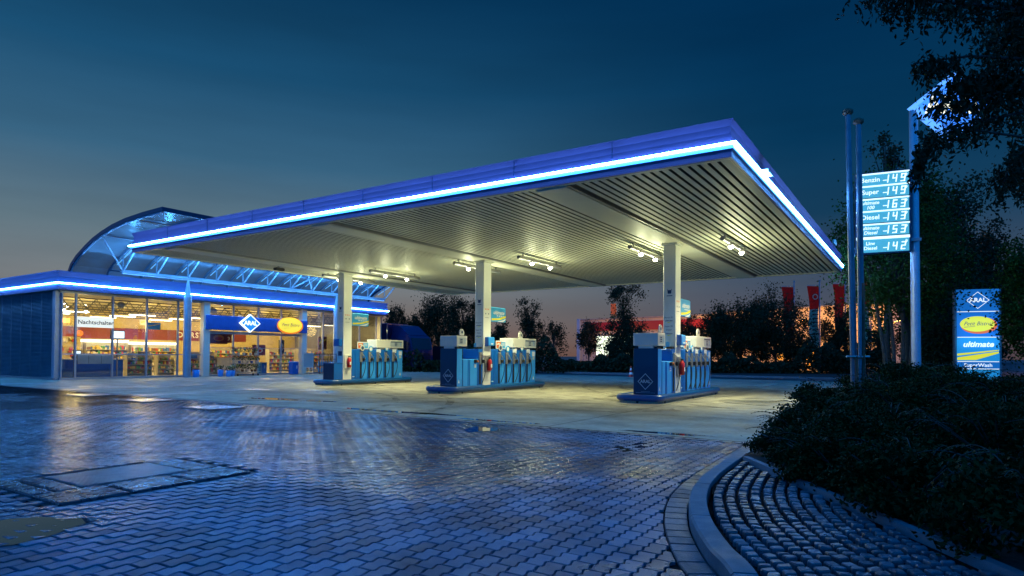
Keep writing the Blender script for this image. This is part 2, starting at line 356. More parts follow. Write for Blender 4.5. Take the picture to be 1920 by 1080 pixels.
# ---- interlocking pavers (real blocks)
Lp, Wp, Am, GAP = .225, .140, .0105, .0070
GR = (-8.25, 2.52, -6.42, 4.62)
def gx_limit(y):
    # paver field ends at the gutter strip
    ys_ = np.array([p[1] for p in GO]); xs_ = np.array([p[0] for p in GO]); return np.interp(y, ys_, xs_)
def gw(y, s): # trapezoid wave
    t = (2*y/Lp) % 1.0
    w_ = np.where(t < .08, t/.08, np.where(t < .30, 1-.25*(t-.08)/.22, np.where(t < .70, .75-1.5*(t-.30)/.40, np.where(t < .92, -.75-.25*(t-.70)/.22, -1+(t-.92)/.08))))
    return Am*w_
knots = np.array([0, .04, .15, .35, .46, .5, .54, .65, .85, .96])
def paver_field(x0, x1, y0, y1, far):
    rows = np.arange(int(x0/Wp), int(x1/Wp)); V = []; n_tot = 0; Vl = []; 
    ang = 0
    out = []
    for r in rows:
        ph = (0.0 if r % 2 == 0 else .5)
        k0 = int(y0/Lp)-1; k1 = int(y1/Lp)+1
        ks = np.arange(k0, k1); ya = (ks+ph)*Lp; yb = ya+Lp
        kn = np.sort((knots-ph) % 1.0)
        ts = np.concatenate([kn, [1.0]])
        Y = ya[:, None]+ts[None, :]*Lp      # (n, m)
        cx = (r+.5)*Wp; m_ = len(ts)
        dx = gw(Y, 0)
        Yc = ya[:, None]+(GAP*.8+ts[None, :]*(Lp-1.6*GAP))
        left = np.stack([r*Wp+dx+GAP, Yc], -1); right = np.stack([(r+1)*Wp+dx-GAP, Yc], -1)
        poly = np.concatenate([left, right[:, ::-1]], 1)     # clockwise from above
        c = poly.mean(1)
        lim = gx_limit(c[:, 1])-.012; ok = (c[:, 0]-Wp*.25 < lim) & (Y[:, -1] < y1) & (Y[:, 0] > y0)
        ok &= ~((c[:, 0] > GR[0]) & (c[:, 0] < GR[2]) & (c[:, 1] > GR[1]) & (c[:, 1] < GR[3]))
        poly[:, :, 0] = np.minimum(poly[:, :, 0], gx_limit(poly[:, :, 1])-.012)
        if ok.any(): out.append(poly[ok])
    P = np.concatenate(out, 0)[:, ::-1]   # ccw
    n, m_, _ = P.shape
    c = P.mean(1, keepdims=True); und = .006*np.sin(c[..., 0]*.9+c[..., 1]*.5)*np.sin(c[..., 1]*.7+1)
    zc = rng.uniform(-.0022, .0016, (n, 1))+und*.35; tl = rng.normal(0, .0055, (n, 2)); tl[rng.random(n) < .03] *= 2.5
    wl = np.clip((-2.5-c[:, 0, 0])/3, 0, 1)*.032; tl[:, 0] -= fw.x*wl; tl[:, 1] -= fw.y*wl
    dz = (P-c)@tl[:, :, None]; dz = dz[..., 0]
    def nrm(Q):
        d = Q-c; L = np.linalg.norm(d, axis=-1, keepdims=True); return d/L
    top = np.concatenate([P-nrm(P)*.0055, (zc+dz)[..., None]], -1)
    if far:
        V = top.reshape(-1, 3); F = np.arange(n*m_).reshape(n, m_); return V, [F]
    mid = np.concatenate([P-nrm(P)*.0015, (zc+dz-.0045)[..., None]], -1)
    low = np.concatenate([P, np.full((n, m_, 1), -.028)], -1)
    V = np.concatenate([top, mid, low], 1).reshape(-1, 3); base = np.arange(n)[:, None]*(3*m_)
    i = np.arange(m_); j = (i+1) % m_
    q1 = np.stack([m_+i, m_+j, j, i], -1)[None]+base[:, :, None]; q2 = np.stack([2*m_+i, 2*m_+j, m_+j, m_+i], -1)[None]+base[:, :, None]
    return V, [base+i[None], q1.reshape(-1, 4), q2.reshape(-1, 4)]
def mesh_multi(name, V, Fs, m):
    me = bpy.data.meshes.new(name); me.vertices.add(len(V)); me.vertices.foreach_set('co', V.astype(np.float32).ravel())
    idx = np.concatenate([F.ravel() for F in Fs]); tot = np.concatenate([np.full(len(F), F.shape[1]) for F in Fs]); st_ = np.concatenate([[0], np.cumsum(tot)[:-1]])
    me.loops.add(len(idx)); me.loops.foreach_set('vertex_index', idx.astype(np.int32)); me.polygons.add(len(tot)); me.polygons.foreach_set('loop_start', st_.astype(np.int32))
    me.materials.append(M[m]); me.polygons.foreach_set('use_smooth', np.zeros(len(tot), bool)); me.update(calc_edges=True)
    o = bpy.data.objects.new(name, me); col.objects.link(o); return o
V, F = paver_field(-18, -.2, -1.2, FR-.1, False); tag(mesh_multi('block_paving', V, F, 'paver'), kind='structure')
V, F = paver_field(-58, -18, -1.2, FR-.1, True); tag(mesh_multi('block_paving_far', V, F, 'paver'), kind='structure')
# ---- cobbles: triangle of granite setts inside the kerb
def inside_cob(x, y):
    # right of kerb inner edge and below the bed edge line
    ki = np.interp(y, [p[1] for p in KI], [p[0] for p in KI])
    return x > ki+.0 and (y < 8.22+(x+1.92)*(4.81-8.22)/(2.24)-.05)
b = MB(); rows_ = []
for ring_ in range(44):
    off = .143+.108*ring_
    C_ = offs(KC, off); s_ = random.uniform(0, .1); acc = 0
    # resample
    L = [0]
    for i in range(1, len(C_)): L.append(L[-1]+math.dist(C_[i-1], C_[i]))
    t = s_
    while t < L[-1]-.2:
        wd = random.uniform(.08, .125)
        def pt(q): return (np.interp(q, L, [p[0] for p in C_]), np.interp(q, L, [p[1] for p in C_]))
        p0, p1 = pt(t), pt(t+wd); cx, cy = (p0[0]+p1[0])/2, (p0[1]+p1[1])/2
        d = Vector((p1[0]-p0[0], p1[1]-p0[1]))
        if d.length > .05 and 0 < cy < 8.3 and cx < 4 and inside_cob(cx, cy):
            d.normalize(); nrm_ = Vector((d.y, -d.x)); hw = wd/2-.008-random.uniform(0, .007); hh = .108/2-.008-random.uniform(0, .008); z0 = .095+random.uniform(-.008, .008); ang_ = random.uniform(-.16, .16); d = Vector((d.x*math.cos(ang_)-d.y*math.sin(ang_), d.x*math.sin(ang_)+d.y*math.cos(ang_))); nrm_ = Vector((d.y, -d.x)); tx, ty = random.uniform(-.09, .09), random.uniform(-.09, .09)
            vs = []; m_ = 10; ph = [random.uniform(.82, 1.06) for _ in range(m_)]
            for lv, (s, z) in enumerate(((1, .02), (.99, z0-.020), (.95, z0-.005), (.80, z0+.001))):
                for k in range(m_):
                    an = 2*math.pi*(k+.5)/m_; cxx = math.copysign(abs(math.cos(an))**.42, math.cos(an)); cyy = math.copysign(abs(math.sin(an))**.42, math.sin(an))
                    q = Vector((cx, cy))+d*(cxx*hw*s*ph[k])+nrm_*(cyy*hh*s*ph[k]); vs.append((q.x, q.y, z+(random.uniform(-.003, .003)+(q.x-cx)*tx+(q.y-cy)*ty)*(lv > 0)))
            fs = [(l*m_+k, (l+1)*m_+k, (l+1)*m_+(k+1) % m_, l*m_+(k+1) % m_) for l in range(3) for k in range(m_)]+[tuple(3*m_+k for k in range(m_))[::-1]]
            b.add(vs, fs, 'cobble', False)
        t += wd
tag(b.build('cobble_paving'), kind='structure')
sheet('cobble_bed', [(-2.0, 8.6), (-1.8, 6.5), (-1.2, 4.6), (-.6, 3.5), (.3, .5), (.8, -1.5), (8, -1.5), (8, 2), (.6, 4.9)], .055, 'joint')
# planting bed: mounded soil
pts = [(-1.93, 8.35), (.32, 4.95), (3.2, .5), (30, .5), (30, 34), (-1.98, 34)]
sheet('planting_soil', pts, .10, 'soil')
b = MB(); A_ = Vector((-1.9, 8.25)); B_ = Vector((3.3, .35)); d_ = (B_-A_); n_ = 10
for i in range(n_):
    p = A_+d_*(i/n_)+d_.normalized()*.004; q = A_+d_*((i+1)/n_)-d_.normalized()*.004; nn = Vector((d_.y, -d_.x)).normalized()*.07
    b.prism([(p.x, p.y), (q.x, q.y), (q.x-nn.x, q.y-nn.y), (p.x-nn.x, p.y-nn.y)], .02, .128+random.uniform(-.003, .003), 'kerb')
tag(b.build('edging_kerb'), kind='structure')
# puddles: irregular thin sheets of water
def puddle(c, rx, ry, rot, seed, z=.0012):
    rr = random.Random(seed); n = 40; ph = [rr.uniform(0, 6.28) for _ in range(4)]; pts = []
    for k in range(n):
        a = 2*math.pi*k/n; r_ = 1+.28*math.sin(2*a+ph[0])+.17*math.sin(3*a+ph[1])+.1*math.sin(7*a+ph[2])+.06*math.sin(11*a+ph[3])
        x, y = rx*r_*math.cos(a), ry*r_*math.sin(a); pts.append((c[0]+x*math.cos(rot)-y*math.sin(rot), c[1]+x*math.sin(rot)+y*math.cos(rot)))
    sheet('puddle', pts, z, 'water')
for i, a in enumerate([((-3.65, 9.2), .16, .8, -.1), ((-6.85, 9.55), .24, .5, .3), ((-5.75, 1.75), .55, .62, .2), ((-3.9, 11.0), .9, .10, 0), ((-7.5, 10.95), .8, .14, .05), ((-10.6, 11.3), 1.4, .22, .03), ((-16, 12.3), 1.5, .25, .2)]): puddle(*a, seed=i+3, z=.0045 if a[0] == (-5.75, 1.75) else .0012)
# tyre marks and fuel stains worn into the concrete
def stainmat():
    m = mat('stain', (.03, .028, .022), .45, var=.3); t = m.node_tree; b = t.nodes['Principled BSDF']; o = t.nodes['Material Output']; tr = t.nodes.new('ShaderNodeBsdfTransparent'); x = t.nodes.new('ShaderNodeMixShader'); n = t.nodes.new('ShaderNodeTexNoise'); n.inputs['Scale'].default_value = 2.2; n.inputs['Detail'].default_value = 8; g_ = t.nodes.new('ShaderNodeNewGeometry'); t.links.new(g_.outputs['Position'], n.inputs['Vector'])
    r = t.nodes.new('ShaderNodeMapRange'); r.inputs[1].default_value = .42; r.inputs[2].default_value = .72; r.inputs[3].default_value = 0; r.inputs[4].default_value = .6; t.links.new(n.outputs[0], r.inputs[0]); t.links.new(r.outputs[0], x.inputs[0]); t.links.new(tr.outputs[0], x.inputs[1]); t.links.new(b.outputs[0], x.inputs[2]); t.links.new(x.outputs[0], o.inputs[0]); return m
M['stain'] = stainmat()
b = MB(); zz = .003
for (cx, cy, r_, a0, a1) in ((-2, 2, 15.5, 75, 150), (-2, 2, 17.1, 78, 148), (4, 34, 17, 190, 262), (4, 34, 18.6, 192, 258), (-20, 8, 9, 10, 95), (-20, 8, 10.6, 12, 92), (-30, 40, 22, 285, 330), (-30, 40, 23.6, 285, 330)):
    zz += .0006; L = [(cx+q*math.cos(R(a0+(a1-a0)*k/40)), cy+q*math.sin(R(a0+(a1-a0)*k/40))) for q in (r_, r_+.22) for k in range(41)]
    L = [(min(x, -2.3), max(y, FR+.1)) for x, y in L]; b.add([(x, y, zz) for x, y in L], [(k, 41+k, 42+k, k+1) for k in range(40)], 'stain')
for k in range(26):
    rr_ = random.Random(k); cx, cy = rr_.choice([(-4.9, 20.5), (-8.6, 20.5), (-12.4, 20.5), (-16.2, 20.5), (-19.8, 21), (-6, 14), (-11, 13)]); cx += rr_.uniform(-.9, .9); cy += rr_.uniform(-2.6, 2.6); q = rr_.uniform(.15, .6); zz += .0003
    b.add([(cx+q*math.cos(a*.393)*rr_.uniform(.7, 1.2), cy+q*1.3*math.sin(a*.393)*rr_.uniform(.7, 1.2), zz) for a in range(16)], [tuple(range(16))], 'stain')
tag(b.build('concrete_stains'), kind='structure')
# far side: kerb, verge
b = MB()
for k in range(60): b.box((-60+k*1.5+.004, 44.6, -.06), (-60+(k+1)*1.5-.004, 44.78, .10), 'kerb', bev=.015)
tag(b.build('roadside_kerb'), kind='structure')
sheet('verge', [(-120, 44.78), (60, 44.78), (60, 64), (-120, 64)], .06, 'soil')
# ---- steel chequer hatches over the tank fill points
def tread(b, x0, y0, x1, y1, z, axis, mm='grey', pitch=.035, line=None):
    b.box((x0, y0, z-.03), (x1, y1, z), mm)
    if axis == 'x':
        k = y0+.02
        while k < y1-.02: b.box((x0+.015, k, z), (x1-.015, k+pitch*.45, z+.008), mm); k += pitch
    else:
        k = x0+.02
        while k < x1-.02: b.box((k, y0+.015, z), (k+pitch*.4, y1-.015, z+.009), mm); k += pitch
M['plate'] = mat('ribbed_steel', (.13, .16, .19), .28, .7, var=.25, vs=6, rv=.1)
M['plate_light'] = mat('worn_steel', (.20, .25, .28), .32, .6, var=.2, vs=6)
t = thing('fuel_tank_cover', 'large ribbed steel hatch set flush in wet block paving', 'hatch', (-7.3, 3.6, 0))
b = MB(); b.box((-8.24, 2.53, -.04), (-6.43, 4.61, -.012), 'dark'); b.build('frame', t)
b = MB(); tread(b, -8.02, 3.06, -7.12, 4.15, .012, 'x', 'plate_light', .03); b.build('centre_plate', t)
for (x0, y0, x1, y1, ax) in [(-8.18, 2.60, -7.10, 2.80, 'y'), (-8.18, 2.83, -7.10, 3.03, 'y'), (-7.07, 2.60, -6.52, 3.21, 'y'), (-7.07, 3.25, -6.52, 3.87, 'y'), (-7.07, 3.91, -6.52, 4.54, 'y'), (-8.18, 4.18, -7.10, 4.54, 'y')]:
    b = MB(); tread(b, x0, y0, x1, y1, .006, ax, 'plate', .055); b.build('side_plate', t)
for i, (x0, y0, x1, y1, lb) in enumerate([(-22.9, 9.2, -21.6, 10.2, 'left flat service hatch set in paving before the shop'), (-19.2, 9.1, -17.9, 10.1, 'middle flat service hatch set in the wet paving'), (-15.6, 8.8, -14.2, 9.8, 'right flat service hatch in paving nearest the pumps'), (-23.6, 5.6, -22.0, 6.8, 'flat service hatch at the left edge of the picture')]):
    t = thing('manhole_cover', lb, 'hatch', (x0, y0, 0), 'service hatches in the paving')
    b = MB(); b.box((x0, y0, .0), (x1, y1, .012), 'dark'); b.build('frame', t)
    b = MB(); b.box((x0+.06, y0+.06, .012), (x1-.06, y1-.06, .03), 'plate'); b.box((x0+.2, (y0+y1)/2-.03, .03), (x0+.3, (y0+y1)/2+.03, .034), 'dark'); b.build('plate', t)
# ================================================================== canopy
U0, U1, V0, V1 = -24.05, -2.91, 11.79, 30.3
def perim(b, prof, m, u0=U0, u1=U1, v0=V0, v1=V1, sides=(0, 1, 2, 3), closed=False, smooth=False):
    n = len(prof); cs = lambda o: [(u0-o, v0-o), (u1+o, v0-o), (u1+o, v1+o), (u0-o, v1+o)]
    vs = [(*cs(o)[k], z) for k in range(4) for o, z in prof]; fs = []
    rng_ = n if closed else n-1
    for k in sides:
        k2 = (k+1) % 4
        for j in range(rng_): j2 = (j+1) % n; fs.append((k*n+j, k2*n+j, k2*n+j2, k*n+j2))
    b.add(vs, fs, m, smooth)
can = thing('fuel_canopy', 'wide flat forecourt canopy with purple-blue edge and bright neon line over the pumps', 'canopy', (-13.5, 21, 0))
b = MB(); perim(b, [(-.06, 5.0), (0, 5.0), (.015, 5.12), (.03, 5.18), (.03, 5.27), (.015, 5.32), (-.02, 5.45), (-.02, 5.58), (.02, 5.68), (.03, 5.70), (-.05, 5.70), (-.05, 5.66)], 'fascia')
b.add([(U0+.05, V0+.05, 5.66), (U1-.05, V0+.05, 5.66), (U1-.05, V1-.05, 5.66), (U0+.05, V1-.05, 5.66)], [(0, 1, 2, 3)], 'grey'); b.build('fascia', can)
b = MB()
def ring_tube(b, r, off, z, m, u0=U0, u1=U1, v0=V0, v1=V1, n=8, sides=(0, 1, 2, 3)):
    perim(b, [(off+r*math.cos(2*math.pi*k/n), z+r*math.sin(2*math.pi*k/n)) for k in range(n)], m, u0, u1, v0, v1, sides, True, True)
ring_tube(b, .024, .085, 5.235, 'neon', sides=(0, 1, 2)); b.build('neon_tube', can)
b = MB(); perim(b, [(.031, 5.15), (.05, 5.15), (.05, 5.265), (.031, 5.265)], 'neon_halo', closed=True, sides=(0, 1, 2)); b.build('neon_channel', can)
for q in range(1, 9): b = MB(); b.box((U0+q*2.35, V0-.034, 5.33), (U0+q*2.35+.012, V0-.02, 5.67), 'navy'); b.build('panel_seam', can)
k = U0+.5
while k < U1: b = MB(); b.box((k, V0-.11, 5.21), (k+.02, V0-.03, 5.26), 'dark'); b.build('tube_clip', can); k += 2.4
k = V0+.5
while k < V1: b = MB(); b.box((U1+.03, k, 5.21), (U1+.11, k+.02, 5.26), 'dark'); b.build('tube_clip', can); k += 2.4
# soffit: metal trays running front to back with dark shadow gaps
b = MB(); b.add([(U0+.05, V0+.05, 5.10), (U1-.05, V0+.05, 5.10), (U1-.05, V1-.05, 5.10), (U0+.05, V1-.05, 5.10)], [(3, 2, 1, 0)], 'slat_gap')
BE = (-6.75, -14.18, -21.81)
x = U1-.14; pitch = .19
while x-pitch > U0+.06:
    xa, xb = x-pitch+.052, x
    if not any(abs((xa+xb)/2-c) < .46 for c in BE):
        b.add([(xa, V0+.16, 5.05), (xb, V0+.16, 5.05), (xb, V1-.16, 5.05), (xa, V1-.16, 5.05), (xa+.008, V0+.16, 5.035), (xb-.008, V0+.16, 5.035), (xb-.008, V1-.16, 5.035), (xa+.008, V1-.16, 5.035)], [(7, 6, 5, 4), (4, 5, 1, 0), (6, 7, 3, 2), (7, 4, 0, 3)], 'soffit'); b.add([(xb, V0+.16, 5.10), (xb-.004, V0+.16, 5.035), (xb-.004, V1-.16, 5.035), (xb, V1-.16, 5.10)], [(0, 1, 2, 3)], 'slat_side_shade')
    x -= pitch
b.build('slatted_soffit', can)
b = MB(); perim(b, [(-.06, 5.0), (-.165, 5.0), (-.165, 5.06), (-.06, 5.06)], 'soffit', closed=True); b.build('soffit_trim', can)
for c in BE:
    b = MB(); b.box((c-.36, V0+.17, 4.965), (c+.36, V1-.17, 5.09), 'soffit', bev=.01); b.box((c+.365, V0+.17, 4.99), (c+.43, V1-.17, 5.09), 'grey'); b.build('beam', can)  # grey strip paints the shaded right side of the beam
CV0, CV1 = 19.6, 20.1
for cc in BE:
    cr = cc+.2
    b = MB(); b.box((cc-.2, CV0, .12), (cr, CV1, 4.99), 'white', bev=.012); co = b.build('column', can)
    b = MB(); b.box((cc-.26, CV0-.05, 4.90), (cr+.06, CV1+.05, 4.965), 'white', bev=.01); b.build('column_head', co)
    b = MB(); fo = (cc, CV0, 0); f = lambda x, z: (cc+x, CV0, z)
    # washing basket pictogram and notices on the camera-side face
    b.poly([(-.07, .05), (.07, .05), (.055, -.03), (-.055, -.03)], 'navy', f(0, 3.42), XP, ZP); b.poly([(-.075, .085), (-.06, .085), (-.06, .05), (-.07, .05)], 'navy', f(0, 3.42), XP, ZP); b.poly([(.06, .085), (.075, .085), (.07, .05), (.06, .05)], 'navy', f(0, 3.42), XP, ZP)
    b.poly([(-.05, -.05), (.05, -.05), (.05, -.065), (-.05, -.065)], 'navy', f(0, 3.42), XP, ZP)
    b.poly([(-.06, .0), (.06, .0), (.06, -.05), (-.06, -.05)], 'navy', f(0, 3.42), XP, ZP, .0035); b.build('basket_pictogram', co); b = MB(); b.poly([(-.09, -.012), (.095, -.012), (.095, .012), (-.09, .012)], 'ink', f(0, 3.29), XP, ZP); b.build('notice_lettering', co)
    if cc != BE[2]:
        for s_, z, bo in (('Benzin 91', 2.60, 0), ('ultimate', 2.50, .02), ('Super 95', 2.32, 0), ('Diesel', 2.21, 0), ('ultimate', 2.09, .02)): b = MB(); b.text(s_, 'ink', f(-.02, z), XP, ZP, .072, bold=bo, shear=.25 if bo else 0); b.build('notice_lettering', co)
        for z in (2.44, 2.03): b = MB(); b.poly([(-.10, 0), (.02, .025), (.06, .025), (-.02, -.012)], 'yellow', f(0, z), XP, ZP); b.build('notice_stripe', co)
    g_ = lambda y, z: (cr, CV0+y, z)
    for y in (.12, .22, .32): b = MB(); b.poly([(-.025, -.025), (.025, -.025), (.025, .025), (-.025, .025)], 'orange', g_(y, 3.12), YP, ZP); b.build('sticker', co)
    for y in (.14, .33): b = MB(); b.poly([(-.025, -.025), (.025, -.025), (.025, .025), (-.025, .025)], 'ink', g_(y, 2.95), YP, ZP); b.build('sticker', co)
    b = MB(); b.poly([(-.13, -.006), (.13, -.006), (.13, .006), (-.13, .006)], 'ink', g_(.22, 2.80), YP, ZP); b.build('sticker', co)
# small lamp head / loudspeaker on the roof edge and camera dome under it
t = thing('roof_floodlight', 'small pale floodlight on top of the right canopy edge', 'lamp', (-2.95, 28, 5.7)); b = MB(); b.cyl((-2.92, 28, 5.7), (-2.92, 28, 5.86), .02, 'steel'); b.build('bracket', t); b = MB(); b.box((-2.98, 27.8, 5.84), (-2.86, 28.15, 6.02), 'white', bev=.02); b.build('housing', t)
t = thing('reflecting_plate', 'small white reflecting plate mounted on the neon edge near the canopy corner', 'lamp', (-2.85, 14.3, 5.3)); b = MB(); b.box((-2.87, 14.0, 5.30), (-2.70, 14.6, 5.32), 'white', bev=.005); b.box((-2.71, 14.0, 5.27), (-2.70, 14.6, 5.32), 'white'); b.build('shade', t)  # pale plate that reflects the neon tube, not a lamp
t = thing('dome_camera', 'small dark twin camera hanging under the canopy left of the first column', 'camera', (-22.3, 16.7, 5)); b = MB(); b.cyl((-22.3, 16.7, 4.9), (-22.3, 16.7, 5.03), .05, 'grey'); b.build('mount', t); b = MB(); b.box((-22.4, 16.5, 4.8), (-22.2, 16.95, 4.91), 'black', bev=.03); b.build('housing', t)
# ---- twin spot tubes under the soffit
def fixture(u, label, lit=(1, 1)):
    t = thing('ceiling_lamp', label, 'lamp', (u, 20.55, 4.84), 'tube lamps with spotlights under the canopy')
    b = MB(); b.cyl((u, 19.0, 4.86), (u, 22.1, 4.86), .07, 'grey', 14); b.build('tube_housing', t)
    for v in (19.3, 21.8): b = MB(); b.box((u-.02, v-.02, 4.9), (u+.02, v+.02, 5.04), 'grey'); b.build('hanger', t)
    for k, v in enumerate((19.9, 21.25)):
        b = MB(); b.cyl((u, v, 4.85), (u+.03, v-.02, 4.74), .085, 'grey', 14, r2=.10); h = b.build('lamp_head', t)
        if lit[k]:
            b = MB(); b.sphere((u+.03, v-.02, 4.735), .07, 'lamp', 12); b.build('lens', h)
            light('POINT', (u+.04, v-.03, 4.25), 52, (.90, .95, .50), h, .10)
            light('SPOT', (u+.03, v-.02, 4.64), 520, (1, .95, .52), h, .08, spot_size=R(110), spot_blend=.8)
    return t
for u, lb in ((-4.95, 'tube lamp nearest the right canopy edge with two burning spots'), (-7.85, 'tube lamp just left of the right column with two burning spots'), (-12.05, 'tube lamp just right of the middle column with two burning spots'), (-14.95, 'tube lamp partly behind the middle column'), (-19.4, 'tube lamp between the left and the middle columns with two burning spots'), (-22.3, 'tube lamp passing behind the left column')): fixture(u, lb)
# ================================================================== pump islands
DI = [(-.5, 0), (0, -.5), (.5, 0), (0, .5)]
def diamond_logo(b, o, xd, yd, s, fill, edge, txt, txtsize=None, ex=.004, word='ARAL', bold=.035):
    D_ = [(a*s, c*s*1.02) for a, c in DI]
    if fill: b.poly(D_, fill, o, xd, yd, ex)
    b.ring(D_, s*.055, edge, o, xd, yd, ex*1.6); b.text(word, txt, o, xd, yd, txtsize or s*.27, bold=bold, ex=ex*1.8)
def nozzle(parent, cr, v, z0=1.6, first=0):
    "dark holster, nozzle and hanging hose on a pump face looking to +x"
    b = MB(); b.box((cr, v-.13, 1.02), (cr+.05, v+.04, z0-.12), 'grey', bev=.01); b.box((cr, v-.10, .28), (cr+.018, v-.01, 1.02), 'black'); ho = b.build('holster', parent)
    b = MB(); b.tube([(cr+.05, v-.06, 1.42), (cr+.10, v-.02, 1.37), (cr+.13, v+.06, 1.25), (cr+.13, v+.10, 1.16)], [.014, .018, .02, .018], 'steel', 8); b.box((cr+.06, v-.02, 1.07), (cr+.14, v+.10, 1.20), 'black', bev=.02); b.build('nozzle', ho)
    b = MB(); pts = [(cr+.10, v+.10, 1.14)]
    for k in range(1, 13):
        q = k/12; pts.append((cr+.10+.05*math.sin(q*3.14), v+.10-.16*q**2.2+.02*math.sin(q*3.1), 1.14-.84*q))
    b.tube(pts, .014, 'black', 7); b.build('hose', ho)
def end_unit(cr, v, n, label):
    t = thing('fuel_dispenser', label, 'fuel pump', (cr-.35, v, .2), 'fuel pumps on the islands')
    b = MB(); b.box((cr-.73, v, .22), (cr+.03, v+.32, 1.60), 'navy', bev=.015); bo = b.build('body', t)
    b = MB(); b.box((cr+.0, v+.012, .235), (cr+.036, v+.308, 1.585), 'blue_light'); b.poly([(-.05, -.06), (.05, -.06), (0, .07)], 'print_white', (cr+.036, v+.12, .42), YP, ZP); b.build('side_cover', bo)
    b = MB(); diamond_logo(b, (cr-.35, v, .62), XP, ZP, .48, None, 'print_grey', 'print_grey', .13, bold=.03)
    b.poly([(-.14, .0), (.14, .0), (.14, .006), (-.14, .006)], 'print_grey', (cr-.35, v, .32), XP, ZP); b.poly([(-.3, .0), (.3, .0), (.3, .006), (-.3, .006)], 'print_grey', (cr-.35, v, .285), XP, ZP)
    b.build('emblem', bo)
    b = MB(); b.box((cr-.58, v+.03, 1.60), (cr-.12, v+.30, 1.68), 'cream'); b.box((cr-.70, v+.04, 1.60), (cr-.60, v+.3, 1.655), 'black'); b.box((cr-.10, v+.04, 1.60), (cr+.0, v+.3, 1.655), 'black'); b.build('neck', t)
    b = MB(); b.box((cr-.74, v+.0, 1.68), (cr+.03, v+.62, 2.06), 'cream', bev=.012); dp_ = b.build('display_head', t)
    b = MB(); F_ = (cr+.03, v+.31, 1.87)
    b.ring([(-.27, -.15), (.27, -.15), (.27, .15), (-.27, .15)], .05, 'white', F_, YP, ZP, .005); b.poly([(-.21, -.12), (.21, -.12), (.21, .12), (-.21, .12)], 'print_grey', F_, YP, ZP, .006)
    for z in (.06, 0, -.06): b.poly([(-.13, z-.02), (.02, z-.02), (.02, z+.02), (-.13, z+.02)], 'ink', F_, YP, ZP, .009)
    b.text(n, 'sky_blue', (cr+.03, v+.46, 1.85), YP, ZP, .16, ex=.012); b.build('price_display', dp_)
    b = MB(); T = Matrix.Translation((cr-.02, v+.34, 2.16)); b.prism([(.13*math.cos(a*.1571), .15*max(-.55, math.sin(a*.1571))) for a in range(0, 40)], -.02, .02, 'cream', 'x', T=T); b.prism([(.05*math.cos(a*.314), .03+.05*math.sin(a*.314)) for a in range(20)], .021, .024, 'ink', 'x', T=T); b.build('top_badge', dp_)
    return t
def low_cabinet(cr, v, label):
    t = thing('pump_cabinet', label, 'cabinet', (cr-.3, v, .2), 'low blue cabinets on the islands')
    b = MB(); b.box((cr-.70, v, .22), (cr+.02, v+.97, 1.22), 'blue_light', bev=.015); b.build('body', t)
    b = MB()
    for q in (.0, .33, .42, .9): b.box((cr+.02, v+q, .23), (cr+.032, v+q+.035, 1.20), 'blue')
    b.build('panel_rib', t)
    b = MB(); b.box((cr+.02, v+.70, 1.08), (cr+.09, v+.86, 1.2), 'black', bev=.01); b.cyl((cr+.09, v+.84, 1.14), (cr+.12, v+.84, 1.14), .035, 'orange', 10); b.build('socket_box', t)
    b = MB(); b.poly([(-.06, -.03), (.06, -.03), (.06, .03), (-.06, .03)], 'print_white', (cr+.02, v+.78, 1.0), YP, ZP); b.poly([(-.06, -.02), (.06, -.02), (.06, .02), (-.06, .02)], 'print_white', (cr+.02, v+.78, .93), YP, ZP); b.build('label_plate', t)
def single_unit(cr, v, label):
    t = thing('fuel_dispenser', label, 'fuel pump', (cr-.3, v, .2), 'fuel pumps on the islands')
    b = MB(); b.box((cr-.72, v, .22), (cr+.0, v+.30, 1.60), 'blue', bev=.015); bo = b.build('body', t)
    b = MB(); b.box((cr-.2, v+.02, 1.60), (cr-.02, v+.28, 1.68), 'black', bev=.01); b.poly([(-.06, -.06), (.06, -.06), (.06, .07), (0, .1), (-.06, .07)], 'sky_blue', (cr-.14, v-.002, 1.73), XP, ZP); b.build('top_cap', bo)
    nozzle(t, cr+.0, v+.17)
